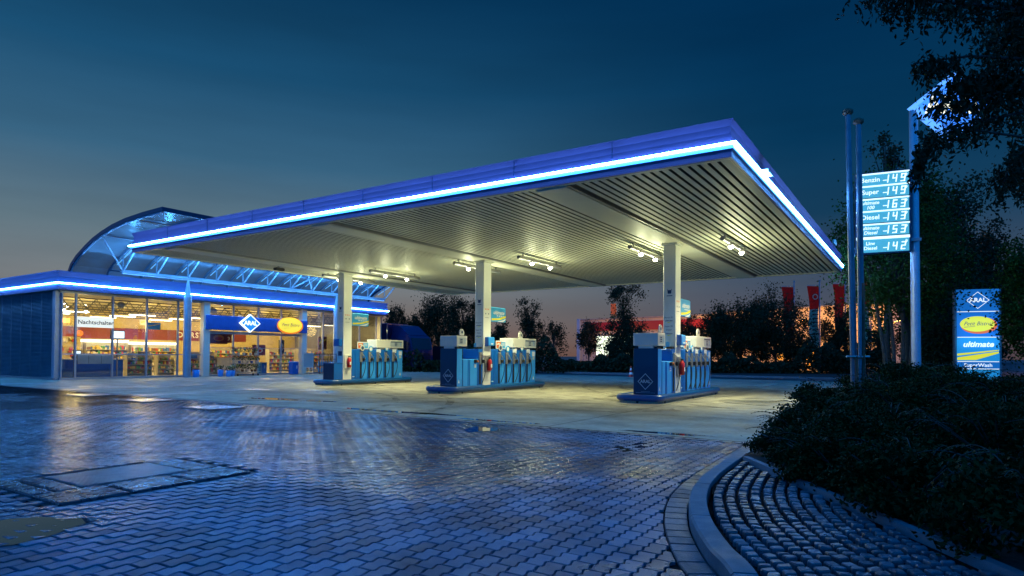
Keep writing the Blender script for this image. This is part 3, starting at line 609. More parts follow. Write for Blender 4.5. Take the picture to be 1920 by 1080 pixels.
def multi_unit(cr, v0, v1, n, label, poster=True):
    t = thing('fuel_dispenser', label, 'fuel pump', (cr-.35, v0, .2), 'fuel pumps on the islands')
    b = MB(); b.box((cr-.74, v0, .22), (cr+.0, v1, 1.60), 'blue', bev=.015); bo = b.build('body', t)
    bays = [v0+.60+.525*k for k in range(5)]
    b = MB()
    for q in bays:
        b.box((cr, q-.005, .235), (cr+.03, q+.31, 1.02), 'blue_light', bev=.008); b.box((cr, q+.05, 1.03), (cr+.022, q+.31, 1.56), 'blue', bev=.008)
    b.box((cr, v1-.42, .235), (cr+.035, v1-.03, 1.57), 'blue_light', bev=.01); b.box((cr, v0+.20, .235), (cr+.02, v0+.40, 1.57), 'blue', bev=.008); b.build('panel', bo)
    b = MB(); b.poly([(-.1, -.1), (.1, -.1), (.1, .1), (-.1, .1)], 'print_white', (cr+.036, v1-.2, 1.43), YP, ZP); b.poly([(-.07, -.06), (.07, -.06), (.07, .06), (-.07, .06)], 'print_grey', (cr+.036, v1-.2, 1.25), YP, ZP)
    b.poly([(-.06, -.07), (.06, -.07), (0, .08)], 'print_white', (cr+.036, v1-.2, .42), YP, ZP)
    b.poly([(-.06, -.015), (.06, -.015), (.06, .015), (-.06, .015)], 'print_white', (cr+.001, v0+.1, .36), YP, ZP); b.build('stickers', bo)
    for q in bays: nozzle(t, cr, q)
    for k, q in enumerate(bays):
        b = MB()
        if k == 0 or k == 3 or k == 1:
            z = 1.66 if k != 1 else 1.62; T = Matrix.Translation((cr+.02, q+.02, z)); mm = 'sky_blue' if k else 'cream'
            b.prism([(.13*math.cos(a*.2618), .13*math.sin(a*.2618)) for a in range(24)], -.012, .012, mm, 'x', T=T); b.prism([(.085*math.cos(a*.2618), .085*math.sin(a*.2618)) for a in range(24)], .012, .015, 'print_white' if k else 'ink', 'x', T=T)
            b.box((cr-.03, q-.02, 1.5), (cr+.01, q+.06, z-.1), 'black')
        if k in (2, 4): b.box((cr+.0, q-.12, 1.44), (cr+.035, q+.14, 1.62), 'print_white', bev=.006)
        if k in (0, 1): b.box((cr-.02, q-.11, 1.52), (cr+.03, q+.09, 1.60), 'black', bev=.01)
        if b.v: b.build('grade_badge', t)
    b = MB(); b.box((cr-.6, v1-1.55, 1.60), (cr-.1, v1-.25, 1.68), 'cream'); b.build('neck', t)
    b = MB(); b.box((cr-.62, v1-1.80, 1.68), (cr+.04, v1+.03, 2.07), 'cream', bev=.015); dp_ = b.build('display_head', t)
    b = MB(); F_ = (cr+.04, v1-.48, 1.87); b.ring([(-.47, -.165), (.47, -.165), (.47, .165), (-.47, .165)], .06, 'white', F_, YP, ZP, .005); b.poly([(-.41, -.13), (.41, -.13), (.41, .13), (-.41, .13)], 'print_grey', F_, YP, ZP, .004)
    b.poly([(-.38, .085), (.38, .085), (.38, .125), (-.38, .125)], 'ink', F_, YP, ZP, .008)
    for z in (.05, -.015, -.08): b.poly([(-.12, z-.018), (.06, z-.018), (.06, z+.018), (-.12, z+.018)], 'ink', F_, YP, ZP, .009)
    b.text(n, 'sky_blue', (cr+.04, v1-.2, 1.85), YP, ZP, .22, ex=.012); b.build('price_display', dp_)
    if n != '9':
        b = MB(); T = Matrix.Translation((cr-.15, v1-.95, 2.16)); b.prism([(.15*math.cos(a*.1571), .19*max(-.6, math.sin(a*.1571))) for a in range(0, 40)], -.02, .02, 'cream', 'x', T=T); b.prism([(.05*math.cos(a*.314)+.03, .05+.05*math.sin(a*.314)) for a in range(20)], .021, .024, 'ink', 'x', T=T); b.build('top_badge', dp_)
    if poster:
        b = MB(); c = (cr+.0, v0+.68, 1.77); b.box((cr-.02, v0+.34, 1.62), (cr+.0, v0+1.02, 1.94), 'print_white'); b.poly([(-.31, -.12), (0, -.12), (0, .12), (-.31, .12)], 'orange', c, YP, ZP); b.poly([(.0, -.12), (.31, -.12), (.31, .12), (0, .12)], 'sky_blue', c, YP, ZP)
        b.poly([(-.16+.11*math.cos(a*.524), .01+.07*math.sin(a*.524)) for a in range(12)], 'cream', c, YP, ZP, .006); b.poly([(-.16+.11*math.cos(a*.524), -.02+.035*math.sin(a*.524)) for a in range(12)], 'red', c, YP, ZP, .009)
        for z in (.06, .02, -.02): b.poly([(.05, z), (.25, z), (.25, z+.016), (.05, z+.016)], 'print_white', c, YP, ZP, .006)
        b.build('snack_poster', t)
def extinguisher(cr, kind, label):
    t = thing('fire_extinguisher', label, 'extinguisher', (cr, 19.85, .7), 'fire extinguishers on the columns'); v = 19.84
    b = MB(); b.box((cr, v-.20, .72), (cr+.05, v+.20, 1.36), 'grey' if kind else 'cream', bev=.03); b.build('holder', t)
    b = MB(); b.tube([(cr+.13, v, .78), (cr+.13, v, .80), (cr+.13, v, 1.14), (cr+.13, v, 1.20), (cr+.13, v, 1.24)], [.06, .085, .085, .06, .025], 'red', 14); b.poly([(-.05, -.08), (.05, -.08), (.05, .05), (-.05, .05)], 'print_white', (cr+.216, v, .98), YP, ZP); b.build('cylinder', t)
    b = MB(); b.box((cr+.09, v-.03, 1.24), (cr+.17, v+.07, 1.29), 'black', bev=.01); b.tube([(cr+.13, v+.06, 1.26), (cr+.17, v+.14, 1.18), (cr+.16, v+.14, .95), (cr+.14, v+.12, .82)], .012, 'black', 7); b.build('valve', t)
def island(cr, va, vb, label):
    t = thing('pump_island', label, 'kerb island', (cr-.46, va, 0), 'fuel pump islands')
    ul, ur = cr-1.10, cr+.20; r = .10; rc = .28
    P = []
    for (cx, cy, a0) in ((ur-rc, va+rc, -90), (ur-rc, vb-rc, 0), (ul+rc, vb-rc, 90), (ul+rc, va+rc, 180)):
        for k in range(7): a = R(a0+15*k); P.append((cx+rc*math.cos(a), cy+rc*math.sin(a)))
    b = MB(); n = 10; m_ = len(P); vs = []; fs = []
    for i, (x, y) in enumerate(P):
        p, q = Vector(P[i-1]), Vector(P[(i+1) % m_]); d = (q-p).normalized(); nn = Vector((d.y, -d.x))
        for k in range(n): a = 2*math.pi*k/n; vs.append((x+nn.x*r*math.cos(a), y+nn.y*r*math.cos(a), .155+r*math.sin(a)))
    for i in range(m_):
        for k in range(n): fs.append((i*n+k, ((i+1) % m_)*n+k, ((i+1) % m_)*n+(k+1) % n, i*n+(k+1) % n))
    b.add(vs, fs, 'bumper', True); b.build('bumper_tube', t)
    b = MB(); b.prism(P, .0, .215, 'concrete'); T = None; b.build('plinth', t)
    for (x, y) in ((ur-.02, va+.5), (ur-.02, (va+vb)/2), (ur-.02, vb-.5), (ul+.02, va+.5), (ul+.02, vb-.5), ((ul+ur)/2, va+.02)): b = MB(); b.cyl((x, y, 0), (x, y, .10), .045, 'black', 8); b.build('foot', t)
cr3, cr2, cr1 = [c+.2 for c in BE]
for cr, nm in ((cr3, 'right'), (cr2, 'middle')):
    island(cr, 17.55, 23.95, f'raised blue pump island under the {nm} column, its front dispenser facing the camera')
    end_unit(cr, 17.93, '6' if nm == 'right' else '7', f'dark blue front dispenser with white head at the near end of the {nm} island')
    low_cabinet(cr, 18.28, f'waist-high light blue cabinet behind the front dispenser of the {nm} island')
    single_unit(cr, 19.27, f'narrow single-nozzle dispenser directly before the {nm} column')
    multi_unit(cr, 20.11, 23.42, '5', f'long five-nozzle dispenser behind the {nm} column')
    extinguisher(cr, 1, f'red fire extinguisher on the {nm} canopy column')
island(cr1, 18.85, 23.95, 'raised blue pump island under the left column nearest the shop')
multi_unit(cr1, 20.11, 23.42, '9', 'long five-nozzle dispenser behind the left column nearest the shop')
extinguisher(cr1, 0, 'red fire extinguisher in a pale worn case on the left canopy column')
t = thing('service_cabinet', 'knee-high dark blue box at the near end of the left island', 'cabinet', (cr1-.3, 19.1, .2)); b = MB(); b.box((cr1-.66, 19.05, .22), (cr1+.02, 19.58, .96), 'navy', bev=.015); b.box((cr1+.0, 19.065, .235), (cr1+.026, 19.565, .945), 'blue'); b.build('body', t)
b = MB(); b.box((cr1-.67, 19.04, .96), (cr1+.03, 19.59, .985), 'blue', bev=.008); b.build('lid', t)
for cr, nm in ((cr3, 'right'), (cr2, 'middle'), (cr1, 'left')):
    t = thing('payment_terminal', f'small blue box terminal on the {nm} canopy column', 'terminal', (cr, 19.8, 1.7), 'blue terminals on the canopy columns')
    if nm != 'left':
        b = MB(); b.box((cr, 19.72, 1.72), (cr+.16, 20.14, 2.06), 'blue_light', bev=.03); b.box((cr+.0, 19.70, 1.71), (cr+.15, 19.73, 2.05), 'blue', bev=.005); b.build('housing', t); b = MB(); b.poly([(-.07, -.02), (.07, -.02), (.07, .02), (-.07, .02)], 'print_white', (cr+.16, 19.95, 1.8), YP, ZP); b.build('card_slot', t)
    else:
        b = MB(); b.box((cr-.42, 19.40, 1.72), (cr-.05, 19.6, 2.05), 'blue', bev=.02); b.build('housing', t); b = MB(); b.box((cr-.30, 19.57, 1.3), (cr-.08, 19.6, 1.5), 'navy', bev=.005); b.build('label_plate', t)
# promo boards fixed to the far side of the columns
for cr, nm in ((cr3, 'right'), (cr2, 'middle'), (cr1, 'left')):
    t = thing('promotion_sign', f'blue sign with white italic lettering and yellow stripe behind the {nm} column', 'sign', (cr, 20.6, 2.9), 'blue promotion signs on the columns')
    b = MB(); b.box((cr-.06, 20.08, 2.66), (cr, 21.14, 3.24), 'sky_blue', bev=.03); b.build('panel', t)
    b = MB(); o_ = (cr, 20.62, 2.95); b.text('ultimate', 'print_white', (cr, 20.62, 3.03), YP, ZP, .21, bold=.03, shear=.3, sx=1.1); [b.poly([(q, -.02), (q+.1, -.02), (q+.11, .02), (q+.01, .02)], 'print_white', (cr, 20.62, 2.905), YP, ZP) for q in (-.14, 0, .14, .28)]
    b.poly([(-.48, -.24), (-.48, -.16), (0, -.13), (.50, -.02), (.50, -.10), (.1, -.19)], 'yellow', o_, YP, ZP); b.poly([(-.1, -.27), (.3, -.2), (.5, -.13), (.5, -.16), (.3, -.27)], 'print_white', o_, YP, ZP); b.build('lettering', t)
# ================================================================== shop building
FU, GU = -35.35, -35.9            # outer edge of the roof edge, glazing plane
BV0, BV1 = 13.95, 36.45
M['shop_blue'] = mat('shop_fascia_blue', (.035, .06, .17), .36, vs=.6, var=.06)
M['louvre'] = mat('corrugated_cladding', (.16, .22, .27), .38, .35, vs=1.5, var=.2)
M['tile'] = mat('shop_floor', (.55, .52, .44), .25, vs=2)
M['wallcream'] = mat('shop_wall', (.52, .40, .17), .7)
M['shopceil'] = mat('shop_ceiling', (.40, .34, .20), .7)
M['trellis'] = mat('truss_steel', (.10, .09, .08), .5, .3)
M['durst'] = mat('red_band', (.17, .008, .006), .5)
M['fluor'] = glow('fluorescent_panel', (1, .86, .55), 7)
M['fridge_light'] = glow('fridge_light', (1, .95, .72), 3.0)
M['screen'] = glow('monitor_screen', (.75, .95, 1), 1.6)
M['litsign'] = glow('backlit_sign', (.96, .97, .80), .85)
M['shelf'] = mat('shelf_white', (.5, .45, .3), .5)
goods = [mat('goods_%s' % n, c, .45, var=.3, vs=9) for n, c in (('red', (.5, .05, .03)), ('yellow', (.7, .5, .06)), ('green', (.08, .3, .08)), ('blue', (.05, .15, .45)), ('cream', (.7, .62, .45)), ('brown', (.2, .09, .04)))]
shop = thing('petrol_station_shop', 'glass-fronted shop with blue neon-edged flat roof and warm lit interior', 'shop', (-42, 25, 0))
SU0 = -58
b = MB(); prof = [(-.10, 4.50), (-.04, 4.42), (0, 4.45), (.02, 4.66), (.02, 4.84), (0, 4.9), (-.03, 5.1), (0, 5.30), (.03, 5.37), (-.05, 5.37), (-.05, 5.3)]
PR = dict(u0=SU0, u1=FU, v0=BV0-.05, v1=BV1+.1)
perim(b, prof, 'shop_blue', **PR); b.add([(SU0, BV0, 5.29), (FU-.1, BV0, 5.29), (FU-.1, BV1, 5.29), (SU0, BV1, 5.29)], [(0, 1, 2, 3)], 'grey'); b.build('roof_edge', shop)
b = MB(); ring_tube(b, .026, .085, 4.755, 'neon', sides=(0, 1), **PR); b.build('neon_tube', shop)
b = MB(); perim(b, [(.021, 4.71), (.04, 4.71), (.04, 4.80), (.021, 4.80)], 'neon_halo', closed=True, sides=(0, 1), **PR); b.build('neon_channel', shop)
b = MB(); b.box((SU0, BV0+.02, 4.43), (FU-.08, BV1, 4.50), 'shopceil'); b.build('eave_soffit', shop)
# corrugated end wall
b = MB(); z = .05
while z < 4.4:
    b.add([(SU0, BV0+.16, z), (-36.25, BV0+.16, z), (-36.25, BV0+.10, z+.035), (SU0, BV0+.10, z+.035), (SU0, BV0+.16, z+.07), (-36.25, BV0+.16, z+.07)], [(0, 1, 2, 3), (3, 2, 5, 4)], 'louvre'); z += .07
b.box((SU0, BV0+.165, .0), (-36.25, BV0+.3, 4.43), 'dark')
for u in np.arange(-57.5, -37, 1.25): b.box((u, BV0+.085, .02), (u+.02, BV0+.10, 4.42), 'grey')
b.build('clad_wall', shop)
b = MB(); b.box((-36.25, BV0+.07, 0), (-35.98, BV0+.35, 4.43), 'frame', bev=.02); b.box((SU0, BV0+.02, 0), (-35.9, BV0+.1, .10), 'grey'); b.build('corner_post', shop)
# glazing grid
mv = [14.30, 14.92]+[14.92+1.745*k for k in range(1, 13)]
glz = []
for i in range(len(mv)):
    b = MB(); wd = .045 if i not in (0,) else .035
    b.box((GU-.06, mv[i]-wd, .0), (GU+.06, mv[i]+wd, 4.43), 'frame', bev=.008)
    b.build('mullion', shop)
b = MB(); b.box((GU-.05, 14.2, .0), (GU+.08, BV1, .10), 'frame'); b.box((GU-.05, 14.2, 4.33), (GU+.055, BV1, 4.44), 'frame'); b.build('sill_and_head', shop)
for i in range(len(mv)-1):
    y0, y1 = mv[i]+.045, mv[i+1]-.045
    f_ = MB(); f_.box((GU-.03, y0, 1.25), (GU+.03, y1, 1.31), 'frame')
    if 5 <= i <= 8: f_ = MB(); f_.box((GU-.03, y0, 2.55), (GU+.03, y1, 2.72), 'frame'); f_.box((GU-.03, y0, 1.70), (GU+.03, y1, 1.73), 'frame')
    fr = f_.build('window', shop)
    g_ = MB(); g_.box((GU-.008, y0, .10), (GU+.008, y1, 4.33), 'glass'); g_.build('pane', fr)
b = MB(); b.box((GU+.02, 15.0, .78), (GU+.10, 16.62, 1.24), 'grey', bev=.01)
for q in (15.5, 16.1): b.box((GU+.10, q, .80), (GU+.104, q+.012, 1.22), 'dark')
b.build('counter_panel', shop)
# short return glazing round the corner, back and far walls
b = MB(); b.box((SU0, BV1-.1, 0), (GU, BV1+.05, 4.43), 'grey'); b.box((SU0, BV0, 0), (SU0+.2, BV1, 4.43), 'grey'); b.build('rear_wall', shop)
b = MB(); b.box((SU0, BV0+.2, .0), (GU-.05, BV1-.1, .05), 'tile'); b.build('floor_slab', shop)
b = MB(); b.box((SU0+.2, BV0+.3, 4.34), (GU-.07, BV1-.12, 4.40), 'shopceil'); b.build('ceiling', shop)
b = MB(); b.box((-46.3, BV0+.3, .05), (-46.15, BV1-.12, 4.34), 'wallcream'); b.build('inner_wall', shop)
b = MB(); b.box((-46.14, 18.0, 2.30), (-46.08, 31.5, 3.05), 'durst'); b.text('DURST?', 'cream', (-46.08, 27.0, 2.70), YP, ZP, .56, bold=.03, space=1.25)
b.poly([(.22*math.cos(a*.524), .2*math.sin(a*.524)) for a in range(12)], 'orange', (-46.08, 19.4, 2.62), YP, ZP, .006); b.build('shop_lettering_band', shop)
# trusses + ceiling lamps
for k, u in enumerate((-37.6, -39.8, -42.2, -44.6)):
    b = MB(); b.box((u-.03, 14.4, 4.24), (u+.03, BV1-.2, 4.30), 'trellis'); b.box((u-.03, 14.4, 3.66), (u+.03, BV1-.2, 3.72), 'trellis'); y = 14.5
    while y < BV1-1: b.tube([(u, y, 3.69), (u, y+.42, 4.27)], .026, 'trellis', 5, False); b.tube([(u, y+.42, 4.27), (u, y+.84, 3.69)], .026, 'trellis', 5, False); y += .84
    b.build('roof_truss', shop)
for i, (u, v) in enumerate([(u, v) for u in (-38.7, -41, -43.4) for v in (16.0, 19.6, 23.2, 26.8, 30.4, 34)]):
    b = MB(); b.box((u-.12, v-.7, 3.56), (u+.12, v+.7, 3.60), 'fluor'); b.box((u-.14, v-.72, 3.601), (u+.14, v+.72, 3.65), 'white'); o = b.build('ceiling_light', shop)
for v in (16.5, 20.5, 24.5, 28.5, 32.5):
    light('POINT', (-39.4, v, 3.1), 225, (1, .76, .26), shop, .4, 'shop_light'); light('POINT', (-43.4, v+1.5, 3.1), 165, (1, .76, .27), shop, .4, 'shop_light')
# square white columns in the front and the round ones carrying the arched roof
for y in (21.75, 28.83):
    b = MB(); b.box((GU-.12, y-.2, 0), (GU+.30, y+.2, 4.43), 'white', bev=.015); b.build('column', shop)
arch = thing('arched_roof', 'arched translucent roof with blue-lit ribs rising above the shop', 'roof', (-34, 25, 5.4))
for y in (20.25, 31.15):
    b = MB(); b.cyl((-35.08, y, 0), (-35.08, y, 4.55), .205, 'rib', 24); b.tube([(-35.08, y, 4.55), (-35.08, y, 4.62), (-35.08, y, 5.50)], [.205, .17, .05], 'rib', 20)
    for a in range(4): b.tube([(-35.08+.17*math.cos(a*1.57), y+.17*math.sin(a*1.57), 4.58), (-35.08+.04*math.cos(a*1.57), y+.04*math.sin(a*1.57), 5.5)], .02, 'rib', 5)
    b.build('round_column', arch)
AP = [(-36.85, 5.45), (-36.55, 5.84), (-36.0, 6.2), (-35.08, 6.62), (-34.3, 6.92), (-33.47, 7.15), (-32.4, 7.38), (-31.19, 7.54), (-29.6, 7.64), (-28.06, 7.68)]
AV0, AV1 = 14.92, 35.9
def arc_off(d): return [(p[0]+(AP[min(i+1, len(AP)-1)][1]-AP[max(i-1, 0)][1])*d/math.dist(AP[min(i+1, len(AP)-1)], AP[max(i-1, 0)]), p[1]-(AP[min(i+1, len(AP)-1)][0]-AP[max(i-1, 0)][0])*d/math.dist(AP[min(i+1, len(AP)-1)], AP[max(i-1, 0)])) for i, p in enumerate(AP)]
def arc_strip(b, d0, d1, y0, y1, m):
    a, c = arc_off(d0), arc_off(d1); n = len(a); vs = [(p[0], y, p[1]) for y in (y0, y1) for L in (a, c) for p in L]
    fs = []
    for i in range(n-1): fs += [(i, i+1, n+i+1, n+i), (2*n+i, 3*n+i, 3*n+i+1, 2*n+i+1), (i, 2*n+i, 2*n+i+1, i+1), (n+i, n+i+1, 3*n+i+1, 3*n+i)]
    fs += [(0, n, 3*n, 2*n), (n-1, 2*n-1+n*0, 4*n-1, 3*n-1)]
    b.add(vs, fs, m)
b = MB(); arc_strip(b, -.02, 0.0, AV0+.1, AV1-.1, 'sheet'); b.build('translucent_sheet', arch)
b = MB(); arc_strip(b, -.10, .08, AV0, AV0+.08, 'navy'); arc_strip(b, -.10, .08, AV1-.08, AV1, 'navy'); b.box((-28.06, AV0, 7.58), (-27.96, AV1, 7.78), 'navy'); b.build('edge_trim', arch)
b = MB(); b.tube([(-35.08, 16.7, 5.6), (-35.08, AV1, 5.6)], .115, 'rib', 12); b.build('support_beam', arch)
for u, z in ((-33.47, 7.08), (-30.4, 7.5)):
    b = MB(); b.tube([(u, AV0+.1, z), (u, AV1-.1, z)], .045, 'rib', 8); b.build('purlin', arch)
for k in range(13):
    y = AV0+.08+1.745*k*.9985
    b = MB(); arc_strip(b, .02, .15, y-.04, y+.04, 'rib')
    b.tube([(-35.08, y, 5.6), (-35.08, y, 6.48)], .04, 'rib', 7) if k > 0 else None
    if k > 0: b.tube([(-35.08, y, 5.6), (-33.4, y, 7.02)], .045, 'rib', 7); b.tube([(-35.08, y, 5.6), (-36.3, y, 5.75)], .04, 'rib', 7)
    rb = b.build('rib', arch)
    if k == 0: continue
    t_ = MB(); a = arc_off(.20)
    t_.tube([(a[2][0]+.1, y+.06, a[2][1]), (a[4][0], y+.06, a[4][1])], .028, 'bluetube', 8); t_.build('rib_light', rb)
for k in (0, 7): 
    y = AV0+.08+1.745*k; b = MB(); b.tube([(-33.5, y, 7.0), (-35.08, y+1.745, 5.65)], .045, 'rib', 7)
    if k: b.tube([(-33.5, y+1.745, 7.0), (-35.08, y, 5.65)], .045, 'rib', 7)
    b.build('brace', arch)
for v in np.arange(16.5, 35.5, 1.745):
    light('POINT', (-33.9, v+.3, 6.0), 75, (.08, .42, 1.0), arch, .15, 'rib_glow')
# ---- signs on the shop front
t = thing('fascia_sign', 'long blue sign board over the shop entrance with diamond and yellow oval', 'sign', (GU+.35, 25, 3.2))
SX = GU+.42
b = MB(); b.box((SX-.28, 21.66, 2.78), (SX, 28.97, 3.64), 'board_blue', bev=.02); b.build('board', t)
M['diamond_blue'] = glow('sign_blue', (.02, .28, .85), .9); M['sign_white'] = glow('sign_white', (.9, .98, 1), 1.5); M['sign_yellow'] = glow('sign_yellow', (1, .80, .06), .95); M['sign_orange'] = glow('sign_orange', (1, .26, .02), .75)
b = MB(); o_ = (SX+.10, 24.45, 3.26); T = Matrix.Translation(o_)
b.prism([(a*1.42, c*1.14) for a, c in DI], -.1, .06, 'sign_white', 'x', T=T); b.poly([(a*1.24, c*.98) for a, c in DI], 'diamond_blue', (o_[0]+.06, o_[1], o_[2]), YP, ZP, .006); b.text('ARAL', 'sign_white', (o_[0]+.06, o_[1], o_[2]), YP, ZP, .37, bold=.03, ex=.014); b.build('diamond_emblem', t)
b = MB(); E_ = lambda rx, ry, n=40: [(rx*math.cos(2*math.pi*a/n), ry*math.sin(2*math.pi*a/n)) for a in range(n)]
o2 = (SX+.08, 27.5, 3.24); b.prism(E_(1.0, .56), -.08, .04, 'sign_orange', 'x', T=Matrix.Translation(o2)); b.prism([(x-.06, y+.04) for x, y in E_(.93, .50)], .04, .08, 'sign_yellow', 'x', T=Matrix.Translation(o2)); b.text('Petit Bistro', 'ink', (o2[0]+.08, o2[1]-.05, o2[2]+.04), YP, ZP, .32, shear=.3, sx=.95); b.poly([(-.62, -.22), (-.1, -.19), (-.1, -.175), (-.62, -.2)], 'ink', (o2[0]+.085, o2[1], o2[2]+.02), YP, ZP); b.build('oval_emblem', t)
t = thing('night_counter_sign', 'white backlit board reading Nachtschalter in the left shop window', 'sign', (GU+.1, 15.8, 2.9))
b = MB(); b.box((GU+.03, 14.96, 2.66), (GU+.10, 16.66, 3.19), 'litsign'); b.build('panel', t); b = MB(); b.text('Nachtschalter', 'navy', (GU+.10, 15.82, 2.91), YP, ZP, .30, bold=.018, ex=.006); b.build('lettering', t)
t = thing('exterior_speaker', 'round grey hooded lamp behind the second shop window', 'lamp', (GU-.6, 17.3, 3.9), 'round lamps behind the shop glass'); b = MB(); b.sphere((GU-.5, 17.3, 3.95), .22, 'grey', 14, sz=.8); b.build('shade', t)
t = thing('exterior_speaker', 'round grey hooded lamp above the left end of the entrance sign board', 'lamp', (GU-.6, 22.6, 3.9), 'round lamps behind the shop glass'); b = MB(); b.sphere((GU-.5, 22.6, 3.95), .24, 'grey', 14, sz=.8); b.build('shade', t)
# ---- inside the shop
def goods_rows(b, x0, x1, y0, y1, z, hmax, rr, axis='y'):
    y = y0
    while y < y1-.06:
        wd = rr.uniform(.06, .16); h = rr.uniform(.4, 1)*hmax; b.box((x0, y, z), (x1, min(y+wd-.01, y1), z+h), goods[rr.randrange(6)]); y += wd
def rack(u, v0, v1, h, label, levels=5, lit=False, grp='shelves inside the shop'):
    t = thing('shelf_rack', label, 'shelf', (u, (v0+v1)/2, .05), grp); rr = random.Random(int(u*10+v0*7))
    b = MB(); b.box((u-.45, v0, .05), (u-.40, v1, h), 'shelf')
    for y in (v0, v1-.03): b.box((u-.4, y, .05), (u, y+.03, h), 'shelf')
    b.build('frame', t)
    for k in range(levels):
        z = .15+(h-.3)*k/levels; b = MB(); b.box((u-.40, v0+.03, z), (u+.0, v1-.03, z+.03), 'shelf'); s_ = b.build('shelf_board', t)
        b = MB(); goods_rows(b, u-.3, u-.04, v0+.05, v1-.05, z+.03, (h-.3)/levels*.8, rr); tag(b.build('goods', s_), kind='stuff')
    if lit:
        b = MB(); b.box((u-.42, v0, h), (u+.04, v1, h+.16), 'fridge_light'); b.build('lit_header', t)
rack(-45.4, 17.2, 19.3, 2.05, 'lit drinks shelf on the back wall left of the red lettering', lit=True)
rack(-45.4, 19.5, 22.1, 2.05, 'long lit drinks shelf on the back wall under the red lettering', lit=True)
rack(-45.4, 22.3, 25.4, 1.95, 'lit shelf on the back wall under the end of the lettering', lit=True)
rack(-38.3, 18.6, 20.0, 1.35, 'low goods shelf behind the third shop window', 4)
rack(-38.6, 20.5, 21.5, 1.30, 'low goods shelf beside the round column', 4)
rack(-38.4, 22.4, 24.2, 1.45, 'low goods shelf behind the flower trolley', 4)
rack(-40.2, 29.4, 31.6, 1.7, 'goods shelf behind the gas bottle cage', 5)
rack(-40.5, 32.2, 34.8, 1.8, 'goods shelf at the right end of the shop', 5)
rack(-42.5, 26.0, 28.6, 1.8, 'goods shelf deep behind the entrance', 5)
t = thing('sales_counter', 'long blue-fronted sales counter behind the left windows', 'counter', (-38, 16, .05))
b = MB(); b.box((-38.4, 14.8, .05), (-37.7, 18.1, .98), 'blue', bev=.02); b.build('cabinet', t); b = MB(); b.box((-38.5, 14.75, .98), (-37.6, 18.15, 1.03), 'cream', bev=.01); b.build('worktop', t)
t = thing('cash_register', 'dark cash register on the counter under the night counter sign', 'till', (-38, 15.9, 1.03)); b = MB(); b.box((-38.2, 15.7, 1.03), (-37.8, 16.1, 1.18), 'black', bev=.02); b.build('drawer', t); b = MB(); b.box((-38.05, 15.72, 1.2), (-37.98, 16.08, 1.48), 'black'); b.poly([(-.15, -.1), (.15, -.1), (.15, .1), (-.15, .1)], 'screen', (-37.98, 15.9, 1.34), YP, ZP); b.build('display', t)
t = thing('backlit_food_display', 'glowing yellow and orange food display behind the cash desk', 'display', (-42, 16.4, 1.2)); b = MB(); b.box((-42.2, 14.9, .05), (-41.9, 17.7, 2.3), 'wallcream'); b.build('panel', t)
b = MB(); rr = random.Random(3)
for k in range(46): y, z = rr.uniform(15, 17.4), rr.uniform(1.1, 2.1); b.box((-41.89, y, z), (-41.8, y+rr.uniform(.06, .2), z+rr.uniform(.06, .22)), goods[rr.choice([0, 1, 1, 4, 4])])
tag(b.build('goods', t), kind='stuff')
t = thing('wall_screen', 'bright monitor on a stand behind the second shop window', 'screen', (-36.9, 17.4, 0)); b = MB(); b.box((-36.98, 17.04, 2.12), (-36.9, 17.78, 2.58), 'black', bev=.01); b.poly([(-.33, -.19), (.33, -.19), (.33, .19), (-.33, .19)], 'screen', (-36.9, 17.41, 2.35), YP, ZP, .004); b.build('screen', t); b = MB(); b.cyl((-36.95, 17.41, .05), (-36.95, 17.41, 2.12), .035, 'grey', 10); b.cyl((-36.95, 17.41, .05), (-36.95, 17.41, .08), .2, 'grey', 14); b.build('stand', t)
for y0, y1, z0, z1, u, m1, m2, lb in ((22.15, 23.35, 1.95, 2.66, GU-.10, 'durst', 'orange', 'red food poster in the window beside the square column'), (25.9, 26.9, 1.25, 1.95, GU-1.3, 'durst', 'cream', 'dark red food poster behind the entrance doors'), (23.7, 24.6, 2.05, 2.6, GU-1.5, 'durst', 'cream', 'red poster panel hanging behind the diamond emblem'), (27.5, 27.95, 1.35, 2.3, GU-.7, 'navy', 'cream', 'blue poster of a bottle behind the right door')):
    t = thing('poster', lb, 'poster', (u, (y0+y1)/2, z0)); b = MB(); b.box((u-.02, y0, z0), (u, y1, z1), m1); b.build('board', t)
    b = MB(); c = (u, (y0+y1)/2, (z0+z1)/2); ww, hh = (y1-y0)*.3, (z1-z0)*.28; b.poly([(ww*math.cos(a*.524), hh*math.sin(a*.524)) for a in range(12)], m2, c, YP, ZP, .004); b.poly([(ww*.7*math.cos(a*.524), hh*.5*math.sin(a*.524)-hh*.2) for a in range(12)], 'red', c, YP, ZP, .007); b.build('picture', t)
t = thing('bakery_counter', 'curved cream bakery counter with baskets behind the entrance', 'counter', (-38.5, 26, .05))
b = MB(); pts = [(-39.2+.9*math.cos(R(a)), 25.8+1.7*math.sin(R(a))) for a in range(-80, 81, 16)]+[(-39.6, 27.4), (-39.6, 24.2)]; b.prism(pts, .05, 1.1, 'cream'); b.build('cabinet', t)
b = MB(); b.prism([(p[0]*1.0+.03, p[1]) for p in pts], 1.101, 1.15, 'orange'); b.build('worktop', t)
rr = random.Random(21)
